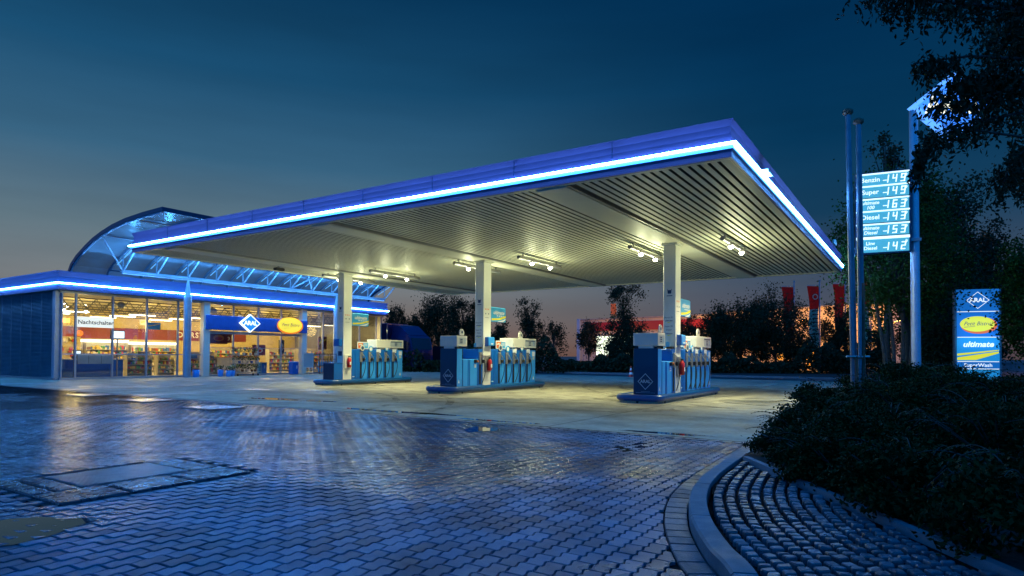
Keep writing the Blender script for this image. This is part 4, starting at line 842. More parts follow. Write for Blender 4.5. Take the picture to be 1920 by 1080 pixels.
for i, (u, v, z, w_, h_, mm, lb) in enumerate([(-38.2, 20.0, 2.95, .8, .4, 'sky_blue', 'hanging blue and green promotion panel behind the third shop window'), (-40.2, 15.6, 3.15, 1.6, .25, 'orange', 'long orange glowing header above the cash desk'), (-41.5, 21.2, 3.3, .7, .35, 'cream', 'cream panel hanging before the red lettering'), (-39.4, 30.2, 2.9, .9, .5, 'cream', 'cream panel hanging at the right of the shop'), (-38.8, 33.1, 2.2, .8, 1.0, 'durst', 'dark red panel in the last shop window')]):
    t = thing('hanging_panel', lb, 'sign', (u, v, z), 'panels hanging inside the shop'); b = MB(); b.box((u-.02, v-w_/2, z-h_/2), (u+.02, v+w_/2, z+h_/2), mm); b.poly([(-w_*.4, -h_*.1), (w_*.4, h_*.25), (w_*.4, h_*.35), (-w_*.4, h_*.1)], 'yellow', (u+.02, v, z), YP, ZP); b.build('board', t); b = MB()
    for s_ in (-1, 1): b.tube([(u, v+s_*w_*.45, z+h_/2), (u, v+s_*w_*.45, 4.3)], .006, 'trellis', 4, False)
    b.build('wire', t)
# ---- things on the shop front pavement
def flower(b, c, r, rr, cols):
    for k in range(14): b.sphere((c[0]+rr.gauss(0, r*.5), c[1]+rr.gauss(0, r*.5), c[2]+rr.uniform(0, r)), .035, goods[rr.choice(cols)], 6)
M['leaf_lit'] = mat('plant_leaf', (.035, .09, .02), .5, var=.4, vs=8)
def bunch(b, c, r, h, rr, cols, n=60):
    for k in range(n):
        a = rr.uniform(0, 6.28); d = rr.random()**.5*r; z = rr.uniform(.2, 1)*h; p = Vector((c[0]+d*math.cos(a), c[1]+d*math.sin(a), c[2]+z)); s = rr.uniform(.03, .06)
        q = Vector((rr.gauss(0, 1), rr.gauss(0, 1), rr.gauss(0, 1))).normalized(); w_ = q.orthogonal().normalized(); b.add([p-q*s, p+w_*s*.5, p+q*s, p-w_*s*.5], [(0, 1, 2, 3)], 'leaf_lit')
    for k in range(n//4):
        a = rr.uniform(0, 6.28); d = rr.random()**.5*r; b.sphere((c[0]+d*math.cos(a), c[1]+d*math.sin(a), c[2]+rr.uniform(.7, 1.05)*h), .03, goods[rr.choice(cols)], 6)
def bucket(u, v, r, h, label, flowers=None, grp='flower buckets before the shop'):
    t = thing('flower_bucket', label, 'bucket', (u, v, 0), grp); b = MB(); b.tube([(u, v, .0), (u, v, h), (u, v, h-.02)], [r*.8, r, r*.9], 'blue_light', 16); b.tube([(u+r*math.cos(a*.785), v+r*math.sin(a*.785), h) for a in range(9)], .012, 'blue', 6); b.build('bucket_body', t)
    if flowers: b = MB(); bunch(b, (u, v, h-.05), r*1.2, .3, random.Random(int(v*10)), flowers, 50); b.build('flowers', t)
    else: b = MB(); b.tube([(u-.1, v-.05, .1), (u-.05, v-.28, .55)], .014, 'black', 6); b.box((u-.08, v-.4, .5), (u-.02, v-.2, .56), 'black'); b.build('squeegee', t)
bucket(-35.0, 20.75, .21, .42, 'blue water bucket with squeegee at the foot of the left round column')
bucket(-34.9, 22.2, .17, .40, 'blue flower bucket with yellow blooms, left one before the square column', [1, 1, 4])
bucket(-34.75, 22.62, .17, .36, 'empty-looking blue bucket, second of the row by the flower trolley', [2, 2, 4])
bucket(-34.9, 22.98, .16, .36, 'blue bucket with small blooms touching the flower trolley', [4, 1, 2])
t = thing('flower_trolley', 'metal wheeled trolley with three tiers of potted flowers before the shop', 'trolley', (-35.1, 23.9, 0)); b = MB()
for z in (.22, .75, 1.25): b.box((-35.4, 23.1, z), (-34.8, 24.9, z+.03), 'steel')
for (u, v) in ((-35.4, 23.1), (-34.83, 23.1), (-35.4, 24.87), (-34.83, 24.87)): b.box((u, v, .12), (u+.03, v+.03, 1.6 if u < -35 else .8), 'steel')
b.build('frame', t)
for (u, v) in ((-35.35, 23.3), (-34.85, 23.3), (-35.35, 24.7), (-34.85, 24.7)): b = MB(); b.cyl((u, v-.02, .07), (u, v+.02, .07), .07, 'black', 12); b.build('wheel', t)
rr = random.Random(8)
for z, cs in ((1.28, [0, 0, 4]), (.78, [4, 1, 0]), (.25, [1, 4, 2])):
    for k in range(6):
        v = 23.25+.29*k; u = -35.15+rr.uniform(-.1, .12); b = MB(); b.cyl((u, v, z), (u, v, z+.14), .07, goods[rr.choice([5, 4, 3])], 10, r2=.09); p_ = b.build('flower_pot', t); b = MB(); bunch(b, (u, v, z+.12), .19, .34, rr, cs, 55); b.build('flowers', p_)
def bin_(u, v, label, h=.85, grp='blue waste bins before the shop'):
    t = thing('waste_bin', label, 'bin', (u, v, 0), grp); b = MB(); b.box((u-.22, v-.24, .02), (u+.22, v+.24, h-.06), 'blue', bev=.02); b.build('body', t); b = MB(); b.box((u-.23, v-.25, h-.06), (u+.23, v+.25, h), 'blue_light', bev=.02); b.build('lid', t); b = MB(); b.poly([(-.03, -.1), (.03, -.1), (.03, .1), (-.03, .1)], 'print_white', (u+.22, v+.08, .5), YP, ZP); b.build('sticker', t)
bin_(-34.9, 27.4, 'blue waste bin just left of the white display board'); bin_(-36.6, 26.2, 'blue waste bin behind the glass of the entrance', .8)
t = thing('pavement_board', 'white framed pale display board standing before the shop entrance', 'sign', (-34.6, 28.3, 0)); b = MB()
for s_ in (-1, 1): b.box((-34.6, 28.32+s_*.40-.02, 0), (-34.56, 28.32+s_*.40+.02, 1.42), 'white'); b.tube([(-34.6, 28.32+s_*.38, 1.4), (-35.0, 28.32+s_*.38, .0)], .018, 'white', 6)
b.box((-34.6, 27.92, 1.38), (-34.555, 28.72, 1.43), 'white'); b.box((-34.6, 27.92, .46), (-34.555, 28.72, .50), 'white'); b.build('frame', t); b = MB(); b.box((-34.595, 27.94, .5), (-34.575, 28.70, 1.38), 'print_grey'); b.build('sheet', t)
t = thing('bottle_crate_rack', 'wheeled dark wire rack holding blue bottles right of the display board', 'rack', (-34.6, 29.8, 0)); b = MB()
for z in (.12, .55, 1.0, 1.35): b.box((-35.0, 29.1, z), (-34.4, 30.6, z+.03), 'black')
for (u, v) in ((-35, 29.1), (-34.43, 29.1), (-35, 30.57), (-34.43, 30.57), (-34.43, 29.85)): b.box((u, v, .08), (u+.03, v+.03, 1.4), 'black')
b.build('frame', t)
for (u, v) in ((-34.45, 29.2), (-34.45, 30.5)): b = MB(); b.cyl((u, v-.02, .06), (u, v+.02, .06), .06, 'grey', 12); b.build('wheel', t)
for z in (.15, .58):
    for k in range(7): b = MB(); v = 29.25+.2*k; b.tube([(-34.6, v, z), (-34.6, v, z+.22), (-34.6, v, z+.3), (-34.6, v, z+.36)], [.06, .06, .025, .02], 'sky_blue', 8); b.build('bottle', t)
t = thing('display_rack', 'cream rack of small packages beside the right round column', 'rack', (-34.9, 31.6, 0)); b = MB(); rr = random.Random(6)
b.box((-35.1, 31.55, 0), (-34.7, 31.6, 1.75), 'shelf'); b.box((-35.1, 32.1, 0), (-34.7, 32.15, 1.75), 'shelf'); b.box((-35.12, 31.55, 0), (-35.08, 32.15, 1.75), 'shelf'); b.build('frame', t)
for k in range(5): b = MB(); z = .12+.32*k; b.box((-35.08, 31.6, z), (-34.72, 32.1, z+.02), 'shelf'); s_ = b.build('shelf_board', t); b = MB(); goods_rows(b, -35.0, -34.75, 31.62, 32.08, z+.02, .22, rr); tag(b.build('goods', s_), kind='stuff')
# ================================================================== parked truck beyond the shop
M['truck'] = mat('truck_blue', (.006, .018, .09), .3, coat=.4, var=.1); M['truck_dark'] = mat('truck_dark', (.006, .008, .02), .4); M['truckglass'] = mat('dark_windscreen', (.01, .015, .03), .08, spec=.8)
t = thing('parked_truck', 'dark blue articulated truck parked behind the right end of the shop', 'truck', (-38, 39.5, 0)); TV0, TV1, TU = 38.3, 40.85, -34.3
b = MB(); b.prism([(TU-.15, .45), (TU, .9), (TU-.03, 1.75), (TU-.28, 2.75), (TU-.55, 2.95), (TU-2.3, 2.95), (TU-2.3, .75), (TU-1.75, .75), (TU-1.65, 1.05), (TU-.85, 1.05), (TU-.75, .6), (TU-.75, .45)], TV0, TV1, 'truck', 'y'); cb = b.build('cab', t)
b = MB(); b.prism([(TU-.5, 2.955), (TU-1.5, 3.75), (TU-2.3, 3.85), (TU-2.3, 2.955)], TV0+.1, TV1-.1, 'truck', 'y'); b.build('roof_deflector', cb)
b = MB(); b.add([(TU-.01, TV0+.12, 1.8), (TU-.01, TV1-.12, 1.8), (TU-.25, TV1-.15, 2.72), (TU-.25, TV0+.15, 2.72)], [(0, 1, 2, 3)], 'truckglass'); b.build('windscreen', cb)
b = MB(); b.add([(TU-.35, TV0-.01, 1.75), (TU-1.3, TV0-.01, 1.7), (TU-1.3, TV0-.01, 2.5), (TU-.6, TV0-.01, 2.5)], [(0, 3, 2, 1)], 'truckglass'); b.build('side_window', cb)
b = MB()
for z in (.95, 1.1, 1.25, 1.4): b.box((TU-.03, TV0+.35, z), (TU+.03, TV1-.35, z+.07), 'truck_dark')
b.build('grille', cb)
b = MB(); o_ = (TU+.03, (TV0+TV1)/2, 1.55); b.ring([(.13*math.cos(a*.5236), .13*math.sin(a*.5236)) for a in range(12)], .02, 'steel', o_, YP, ZP, .01)
for a in (90, 210, 330): b.poly([(.02*math.cos(R(a+90)), .02*math.sin(R(a+90))), (.02*math.cos(R(a-90)), .02*math.sin(R(a-90))), (.12*math.cos(R(a)), .12*math.sin(R(a)))], 'steel', o_, YP, ZP, .012)
b.build('emblem', cb)
b = MB(); b.box((TU-.3, TV0-.02, .35), (TU+.12, TV1+.02, .82), 'truck', bev=.06); bm_ = b.build('bumper', cb)
b = MB(); b.box((TU+.12, TV0+1.0, .5), (TU+.13, TV0+1.55, .62), 'print_white'); b.build('number_plate', bm_)
for v in (TV0+.3, TV1-.3): b = MB(); b.box((TU+.05, v-.2, .55), (TU+.135, v+.2, .75), 'print_grey', bev=.02); b.build('headlight', cb)
for v in (TV0-.22, TV1+.22): b = MB(); b.box((TU-.35, v-.08, 1.75), (TU-.22, v+.08, 2.4), 'truck_dark', bev=.03); b.tube([(TU-.3, v, 2.35), (TU-.35, (TV0 if v < TV0 else TV1), 2.6)], .02, 'truck_dark', 5); b.build('mirror', cb)
b = MB(); b.box((TU-15.5, TV0-.02, 1.15), (TU-2.75, TV1+.02, 3.95), 'truck', bev=.04); b.build('trailer_box', t)
b = MB(); b.box((TU-15.3, TV0+.5, .75), (TU-.8, TV1-.5, 1.14), 'truck_dark'); b.build('chassis', t)
for u in (TU-1.25, TU-4.4, TU-11, TU-12.4, TU-13.8):
    for v, s_ in ((TV0+.16, -1), (TV1-.16, 1)):
        b = MB(); b.cyl((u, v-.15, .5), (u, v+.15, .5), .5, 'black', 22); wh = b.build('wheel', t); b = MB(); b.cyl((u, v+s_*.151, .5), (u, v+s_*.165, .5), .29, 'grey', 16); b.cyl((u, v+s_*.165, .5), (u, v+s_*.20, .5), .1, 'steel', 10); b.build('rim', wh)
# second dark vehicle behind it: box van
t = thing('delivery_van', 'dark box-bodied van parked right of the blue truck', 'van', (-33, 45.5, 0)); b = MB(); b.prism([(-32.5, .35), (-32.4, 1.1), (-33.0, 1.35), (-33.8, 2.1), (-38, 2.15), (-38, .35)], 43.2, 45.1, 'truck_dark', 'y'); bo = b.build('body', t)
b = MB(); b.add([(-33.02, 43.3, 1.36), (-33.02, 45.0, 1.36), (-33.78, 44.95, 2.05), (-33.78, 43.35, 2.05)], [(0, 1, 2, 3)], 'truckglass'); b.build('windscreen', bo)
for u in (-33.5, -37):
    for v in (43.25, 45.05): b = MB(); b.cyl((u, v-.1, .34), (u, v+.1, .34), .34, 'black', 16); b.build('wheel', t)
for v in (43.5, 44.8): b = MB(); b.box((-32.45, v-.12, .7), (-32.40, v+.12, .85), 'print_grey'); b.build('headlight', t)
# ================================================================== warehouse, lit by sodium lamps
M['wh'] = mat('warehouse_wall', (.42, .36, .26), .7, vs=.3, var=.12); M['whband'] = mat('warehouse_band', (.30, .015, .01), .5); M['whroof'] = mat('warehouse_trim', (.25, .22, .18), .6)
WA, WB = at(1086, 108), at(1335, 92); WC = at(1665, 72)
def wallseg(name, A, B, z0, z1, m, parent, th=.4, ribs=0):
    d = Vector((B.x-A.x, B.y-A.y)); L = d.length; d.normalize(); n = Vector((-d.y, d.x)); T = Matrix(((d.x, n.x, 0, A.x), (d.y, n.y, 0, A.y), (0, 0, 1, 0), (0, 0, 0, 1))); b = MB(); b.box((0, 0, z0), (L, th, z1), m, T=T)
    k = .6
    while ribs and k < L: b.box((k, -.03, z0), (k+.12, 0, z1), m, T=T); k += ribs
    return b.build(name, parent), T, L
wt = thing('warehouse', 'long low warehouse with dark red band in orange light behind the trees', 'building', (WA.x, WA.y, 0))
wl, T1, L1 = wallseg('wall', WA, WB, 0, 7.3, 'wh', wt, 12, .9); wl2, T2, L2 = wallseg('wall', WB, WC, 0, 7.5, 'wh', wt, 12, .9)
b = MB(); b.box((-.2, -.12, 7.3), (L1, 12.2, 7.55), 'whroof', T=T1); b.box((0, -.15, 7.5), (L2, 12.2, 7.72), 'whroof', T=T2); b.build('roof', wt)
b = MB(); b.box((1.2, -.14, 5.5), (L1-.2, -.04, 6.9), 'whband', T=T1); b.build('red_band', wt)
b = MB(); b.box((-.3, -.3, 0), (.3, .3, 7.6), 'frost', T=T1); b.build('corner_column', wt)
M['showroom'] = glow('showroom_window', (.85, 1, .72), 1.7); M['orangewin'] = glow('lit_doorway', (1, .42, .05), 1.8)
for (q, wd, z0, z1, mm, TT) in ((3.6, 7.0, 1.5, 4.6, 'showroom', T1), (2.5, .9, 1.2, 2.2, 'showroom', T2), (10.5, .8, 1.0, 2.0, 'orangewin', T2), (14.5, 2.2, .3, 2.6, 'orangewin', T2), (20, 1.0, .3, 2.4, 'orangewin', T2)):
    b = MB(); b.box((q-.1, -.10, z0-.1), (q+wd+.1, -.035, z1+.1), 'whroof', T=TT); wn = b.build('window', wt); b = MB(); b.box((q, -.12, z0), (q+wd, -.101, z1), mm, T=TT); b.build('pane', wn)
b = MB(); b.box((5, 2, 7.55), (5.7, 2.6, 10.1), 'orange', T=T1); b.build('chimney', wt)
def streetlamp(p, h, label, power=600, c=(1, .42, .07), grp='sodium street lamps'):
    t = thing('street_lamp', label, 'street lamp', (p[0], p[1], 0), grp); b = MB(); b.tube([(p[0], p[1], 0), (p[0], p[1], h-.3), (p[0]+.15, p[1], h), (p[0]+.8, p[1], h+.1)], [.09, .06, .05, .04], 'grey', 8); b.build('pole', t)
    b = MB(); b.box((p[0]+.7, p[1]-.13, h+.02), (p[0]+1.3, p[1]+.13, h+.16), 'grey', bev=.03); hd = b.build('lamp_head', t); b = MB(); b.sphere((p[0]+1.0, p[1], h+.0), .12, 'sodium', 10, sz=.6); b.build('lens', hd)
    light('POINT', (p[0]+1.0, p[1], h-.12), power, c, hd, .1)
M['sodium'] = glow('sodium_lens', (1, .40, .06), 40)
def near_wall(T, q, off=7): p = T @ Vector((q, -off, 0)); return (p.x, p.y)
streetlamp(near_wall(T1, 6), 5.2, 'street lamp before the left end of the warehouse', 1400); streetlamp(near_wall(T1, 22), 5.4, 'street lamp before the red band of the warehouse', 2400); streetlamp(near_wall(T2, 5), 5.4, 'street lamp before the middle of the warehouse', 3200); streetlamp(near_wall(T2, 17), 5.6, 'street lamp hidden behind the banner flags', 5200); streetlamp(near_wall(T2, 27, 5), 5.2, 'street lamp before the right end of the warehouse', 5500)
p = at(1903, 58); streetlamp((p.x-1, p.y), 1.37+(671-510)/FPX*58, 'orange street lamp glowing at the right edge of the picture', 350)
# banner flags
M['flag'] = mat('flag_red', (.75, .02, .012), .7, var=.1)
def cloth(name, c):
    m = mat(name, c, .8, var=.1); t = m.node_tree; b = t.nodes['Principled BSDF']; o = t.nodes['Material Output']; tr = t.nodes.new('ShaderNodeBsdfTranslucent'); tr.inputs[0].default_value = c+(1,); x = t.nodes.new('ShaderNodeMixShader'); x.inputs[0].default_value = .6; t.links.new(b.outputs[0], x.inputs[1]); t.links.new(tr.outputs[0], x.inputs[2]); t.links.new(x.outputs[0], o.inputs[0]); return m
M['flag'] = cloth('flag_red_cloth', (.085, .006, .005)); M['flagw'] = mat('flag_cream', (.65, .42, .25), .7)
def banner(px, D, top, length, label, white=0):
    p = at(px, D); z = 1.37+(668-top)/FPX*D; t = thing('banner_flag', label, 'flag', (p.x, p.y, 0), 'tall banner flags before the warehouse'); b = MB(); b.cyl((p.x, p.y, 0), (p.x, p.y, z), .07, 'grey', 10); b.cyl((p.x, p.y, z), (p.x, p.y, z+.12), .11, 'grey', 10); b.build('pole', t)
    r_ = Vector((rt.x, rt.y, 0)); b = MB(); b.tube([p+Vector((0, 0, z-.4-p.z)), p-r_*1.2+Vector((0, 0, z-.45-p.z))], .03, 'grey', 6); b.build('arm', t)
    n = 14; vs = []; m_ = 5
    for i in range(n+1):
        zz = z-.48-length*i/n
        for k in range(m_+1):
            q = k/m_; a = p-r_*(.1+q*(1.02-.25*(i/n)*1.0)); vs.append((a.x+.06*math.sin(i*.7+k), a.y+.12*math.sin(i*.5+k*1.1), zz+.08*q*math.sin(i)))
    cut = int(n*.4) if white else n
    b = MB(); fs = [(i*(m_+1)+k, i*(m_+1)+k+1, (i+1)*(m_+1)+k+1, (i+1)*(m_+1)+k) for i in range(n) for k in range(m_)]
    b.add(vs, [f for f in fs if f[0]//(m_+1) < cut], 'flag', True)
    if white: b.add(vs, [f for f in fs if f[0]//(m_+1) >= cut], 'flagw', True)
    c_ = b.build('cloth', t)
    if white:
        b = MB(); o_ = p-r_*.52+Vector((fw.x, fw.y, 0))*-.22
        b.ring([(.28*math.cos(a*.785+.39), .28*math.sin(a*.785+.39)) for a in range(8)], .09, 'flagw', (o_.x, o_.y, z-1.5), r_, ZP, .01)
        for k in range(7): b.poly([(-.3, 0), (.3, .05), (.3, .14), (-.3, .09)], 'flag', (o_.x, o_.y, z-2.9-.36*k), r_, ZP, .01); b.poly([(-.3, .09), (-.2, .09), (.25, .28), (.15, .28)], 'flag', (o_.x, o_.y, z-2.9-.36*k), r_, ZP, .01)
        b.build('print', c_)
banner(1489, 60, 527, 5.2, 'plain dark red banner flag, leftmost of the row'); banner(1537, 60, 525, 6.0, 'banner flag with pale lower half and emblem', 1); banner(1585, 60, 521, 5.2, 'plain dark red banner flag just left of the twin poles'); banner(1633, 60, 516, 6.0, 'banner flag partly hidden behind the price sign tree', 1)
# traffic cone, far fence
p = at(1183, 42); t = thing('traffic_cone', 'small red and white traffic cone on the far side of the road', 'cone', (p.x, p.y, 0)); b = MB(); b.box((p.x-.2, p.y-.2, -.03), (p.x+.2, p.y+.2, .02), 'red', bev=.01); b.build('base', t); b = MB()
for k in range(5): b.cyl((p.x, p.y, .02+.14*k), (p.x, p.y, .02+.14*(k+1)), .15-.026*k, 'red' if k % 2 == 0 else 'print_white', 14, r2=.15-.026*(k+1))
b.build('cone_body', t)
A, B = at(1868, 40), at(1990, 34); d = (B-A); t = thing('picket_fence', 'brown metal fence right of the lit sign column', 'fence', (A.x, A.y, 0)); b = MB()
for k in range(50): q = A+d*(k/49); b.box((q.x-.012, q.y-.012, 0), (q.x+.012, q.y+.012, 1.15), 'kerb')
b.build('pickets', t); b = MB()
for z in (.15, 1.05): b.tube([(A.x, A.y, z), (B.x, B.y, z)], .02, 'kerb', 6)
b.build('rail', t)
# ================================================================== lit sign column
M['tot_blue'] = glow('totem_blue', (.012, .19, .62), .62); M['tot_mid'] = glow('totem_sky', (.02, .36, .80), .62); M['tot_white'] = glow('totem_white', (.85, .95, .95), 1.0); M['tot_yellow'] = glow('totem_yellow', (.85, .82, .04), .8); M['tot_orange'] = glow('totem_orange', (.85, .16, .02), .7)
L_, R_ = at(1794, 30), at(1874, 29.4); X_ = Vector((R_.x-L_.x, R_.y-L_.y, 0)); W_ = X_.length; X_.normalize(); Nn = X_.cross(Vector(ZP)); H = 4.62
T = Matrix(((X_.x, -Nn.x, 0, L_.x), (X_.y, -Nn.y, 0, L_.y), (0, 0, 1, 0), (0, 0, 0, 1)))
tm = thing('illuminated_totem', 'tall blue illuminated sign column behind the hedge at the right', 'sign', (L_.x, L_.y, 0))
b = MB(); b.box((-.08, .005, 0), (W_+.08, .34, H), 'grey', T=T); b.build('cabinet', tm)
def TP(x, z): q = T @ Vector((x, 0, z)); return (q.x, q.y, q.z)
zs = [H, 3.56, 2.36, 1.22, .88, .3]
for k, (z1, z0, mm) in enumerate(zip(zs[:-1], zs[1:], ('tot_blue', 'tot_blue', 'tot_mid', 'tot_blue', 'tot_mid'))):
    b = MB(); b.box((0, -.02, z0+.02), (W_, .004, z1-.02), mm, T=T); pn = b.build('panel', tm); b = MB(); b.box((.02, -.03, z0-.015), (W_-.02, -.0205, z0+.015), 'tot_white', T=T); b.build('divider', pn)
    c = TP(W_/2, (z0+z1)/2); b = MB(); xv = tuple(X_)
    if k == 0: b.ring([(a*.92, q*.80) for a, q in DI], .035, 'tot_white', c, xv, ZP, .03); b.text('ARAL', 'tot_white', c, xv, ZP, .27, bold=.03, ex=.035)
    if k == 1: b.poly([(.04+x, y-.04) for x, y in E_(.72, .40)], 'tot_orange', c, xv, ZP, .024); b.poly([(x-.03, y+.02) for x, y in E_(.68, .36)], 'tot_yellow', c, xv, ZP, .030); b.text('Petit Bistro', 'ink', TP(W_/2-.03, (z0+z1)/2+.03), xv, ZP, .26, shear=.35, ex=.036, sx=.9); b.poly([(-.55, -.14), (-.1, -.10), (-.1, -.085), (-.55, -.12)], 'ink', c, xv, ZP, .036)
    if k == 2: b.text('ultimate', 'tot_white', TP(W_/2, z1-.34), xv, ZP, .35, bold=.03, shear=.25, ex=.024, sx=1.05); b.poly([(-.82, -.20), (.80, -.02), (.80, -.06), (.35, -.13), (-.82, -.30)], 'tot_yellow', c, xv, ZP, .024); b.poly([(-.82, -.38), (.2, -.20), (.8, -.10), (.80, -.18), (-.1, -.50), (-.82, -.50)], 'tot_yellow', c, xv, ZP, .024)
    if k == 3: b.text('SuperWash', 'tot_white', c, xv, ZP, .22, bold=.015, ex=.024, sx=1.08)
    if b.v: b.build('lettering', pn)
light('AREA', tuple(Vector(TP(W_/2, 2.6))+Nn*.3), 10, (.1, .45, 1), tm, name='totem_glow', size=1.5).rotation_euler = (R(90), 0, math.atan2(X_.y, X_.x))
# ================================================================== pole with price board and diamond
M['pr_bg'] = glow('price_field', (.07, .42, .55), .85); M['pr_lit'] = glow('price_light', (.75, .98, 1), 1.25); M['pr_seg'] = glow('price_digit', (.85, 1, .98), 1.2); M['pr_dim'] = mat('price_dim', (.03, .10, .13), .5)
M['polepaint'] = mat('pole_paint', (.42, .46, .52), .35, .3)
PL = at(1718, 22); pb = thing('price_sign_mast', 'tall pole with a lit fuel price board and a lit diamond sign at its top', 'sign', (PL.x, PL.y, 0))
b = MB(); b.tube([(PL.x, PL.y, 0), (PL.x-.05, PL.y, 10.0)], [.15, .135], 'polepaint', 24); b.cyl((PL.x, PL.y, .0), (PL.x, PL.y, .3), .22, 'grey', 20); b.build('pole', pb)
A, B = at(1606, 22.5), at(1707, 21.8); X_ = Vector((B.x-A.x, B.y-A.y, 0)); W2 = X_.length; X_.normalize(); Nn2 = X_.cross(Vector(ZP)); T = Matrix(((X_.x, -Nn2.x, 0, A.x), (X_.y, -Nn2.y, 0, A.y), (0, 0, 1, 0), (0, 0, 0, 1)))
ZB, ZT = 5.02, 7.90
b = MB(); b.box((-.03, .0, ZB), (W2+.04, .25, ZT), 'navy', T=T); cab_ = b.build('price_board', pb)
b = MB(); b.box((W2, .08, 5.4), (W2+.35, .16, 5.5), 'grey', T=T); b.box((W2, .08, 7.4), (W2+.35, .16, 7.5), 'grey', T=T); b.build('bracket', pb)
def TQ(x, z): q = T @ Vector((x, 0, z)); return (q.x, q.y, q.z)
SEG = {'1': 'bc', '4': 'fgbc', '9': 'abcdfg', '6': 'acdefg', '3': 'abgcd', '5': 'afgcd', '2': 'abged'}
def digit(b, ch, x, z, h, m, sl=.12):
    w_ = h*.52; t_ = h*.15; S = {'a': (0, h-t_, w_, h), 'd': (0, 0, w_, t_), 'g': (0, h/2-t_/2, w_, h/2+t_/2), 'f': (0, h/2, t_, h), 'e': (0, 0, t_, h/2), 'b': (w_-t_, h/2, w_, h), 'c': (w_-t_, 0, w_, h/2)}
    for s_ in SEG[ch]:
        x0, z0, x1, z1 = S[s_]; g_ = t_*.06; b.poly([(x0+g_+sl*z0, z0+g_), (x1-g_+sl*z0, z0+g_), (x1-g_+sl*z1, z1-g_), (x0+g_+sl*z1, z1-g_)], m, TQ(x, z), tuple(X_), ZP, .034)
    if ch == '1': b.poly([(-.02, h*.28), (w_-t_, h*.28), (w_-t_, h*.38), (-.02, h*.38)], m, TQ(x, z), tuple(X_), ZP, .034)
rowz = [7.46, 7.03, 6.57, 6.14, 5.68, 5.10]
for (lab, num, z) in zip(('Benzin', 'Super', 'ultimate\n100', 'Diesel', 'ultimate\nDiesel', 'Lkw\nDiesel'), ('149', '149', '163', '143', '153', '142'), rowz):
    hh = .36 if z > 5.2 else .44
    b = MB(); b.box((.02, -.02, z-.03), (W2-.02, -.001, z+hh), 'pr_bg', T=T); rw = b.build('price_row', cab_)
    b = MB(); b.box((.0, -.045, z+hh-.015), (W2, -.021, z+hh+.035), 'pr_lit', T=T); b.build('light_strip', rw)
    b = MB(); sm = '\n' in lab; b.text(lab, 'pr_seg', TQ(.44, z+hh*.45), tuple(X_), ZP, .165 if sm else .225, bold=.012, shear=.2 if 'ult' in lab else 0, ex=.024, sx=1.0)
    b.build('price_label', rw)
    for k, ch in enumerate(num): b = MB(); digit(b, ch, .845+.25*k, z+.02, .28, 'pr_seg'); b.build('digit', rw)
    b = MB(); b.text('9', 'pr_seg', TQ(W2-.10, z+hh*.68), tuple(X_), ZP, .15, bold=.01, ex=.024); b.build('digit', rw)
b = MB(); b.box((0, -.02, 5.58), (W2, -.001, 5.62), 'pr_lit', T=T); b.build('light_strip', cab_)
M['dia_b'] = glow('mast_diamond_blue', (.05, .26, 1.0), 1.4); M['dia_w'] = glow('mast_diamond_white', (.10, .34, 1), 1.5); M['dia_c'] = glow('mast_diamond_cream', (1, .98, .7), 1.6)
cc_ = at(1792, 21.8); cz = 1.37+(670-194)/FPX*21.8; Xd = Vector((rt.x, rt.y, 0)).normalized(); Nd = Xd.cross(Vector(ZP)); T3 = Matrix(((Xd.x, -Nd.x, 0, cc_.x), (Xd.y, -Nd.y, 0, cc_.y), (0, 0, 1, cz), (0, 0, 0, 1)))
b = MB(); b.prism([(a*2.9, q*2.36) for a, q in DI], .0, .3, 'dia_w', 'y', T=T3); dg_ = b.build('diamond_sign', pb)
b = MB(); b.poly([(a*2.55, q*2.05) for a, q in DI], 'dia_b', (cc_.x, cc_.y, cz), tuple(Xd), ZP, .01); b.text('ARAL', 'dia_c', (cc_.x, cc_.y, cz), tuple(Xd), ZP, .82, bold=.03, ex=.02); b.build('emblem', dg_)
# twin flagpoles strapped together low down
M['rust'] = mat('rusty_post', (.20, .07, .035), .75, vs=5, var=.45, bump=.5); M['fp'] = mat('flagpole_metal', (.16, .18, .21), .35, .5, vs=3, var=.3)
for i, (px, tx, D, top, lb) in enumerate(((1603, 1591, 14, 208, 'taller grey flagpole of the pair standing left in the planting bed'), (1617, 1611, 14.2, 226, 'shorter grey flagpole of the pair standing right in the planting bed'))):
    p = at(px, D); zt = 1.37+(669-top)/FPX*D; q = at(tx, D); t = thing('flagpole', lb, 'pole', (p.x, p.y, 0), 'flagpoles in the planting bed'); b = MB(); b.tube([(p.x, p.y, 0), (p.x*.6+q.x*.4, p.y*.6+q.y*.4, zt*.4), (q.x, q.y, zt)], [.075, .068, .055], 'fp', 16); b.build('pole', t); b = MB(); b.tube([(q.x, q.y, zt-.04), (q.x, q.y, zt), (q.x, q.y, zt+.06), (q.x, q.y, zt+.10)], [.07, .11, .11, .06], 'rust', 14); b.build('pole_cap', t)
    if i == 0: b = MB(); b.tube([(p.x-.045, p.y-.05, .05), (q.x-.01, q.y-.02, zt*.8)], .006, 'black', 5, False); b.build('halyard', t)
p = at(1609, 13.85); r_ = Vector((rt.x, rt.y, 0)); t = thing('rusty_post_cluster', 'rust-brown support posts with a bolted clamp around the feet of the flagpoles', 'posts', (p.x, p.y, 0))
for k, q in enumerate((-.035, .045, .12)): c = p+r_*q; b = MB(); b.box((c.x-.03, c.y-.03, 0), (c.x+.03, c.y+.03, 2.4+.3*k if k else 1.4), 'rust' if k != 1 else 'fp', bev=.008); b.build('post', t)
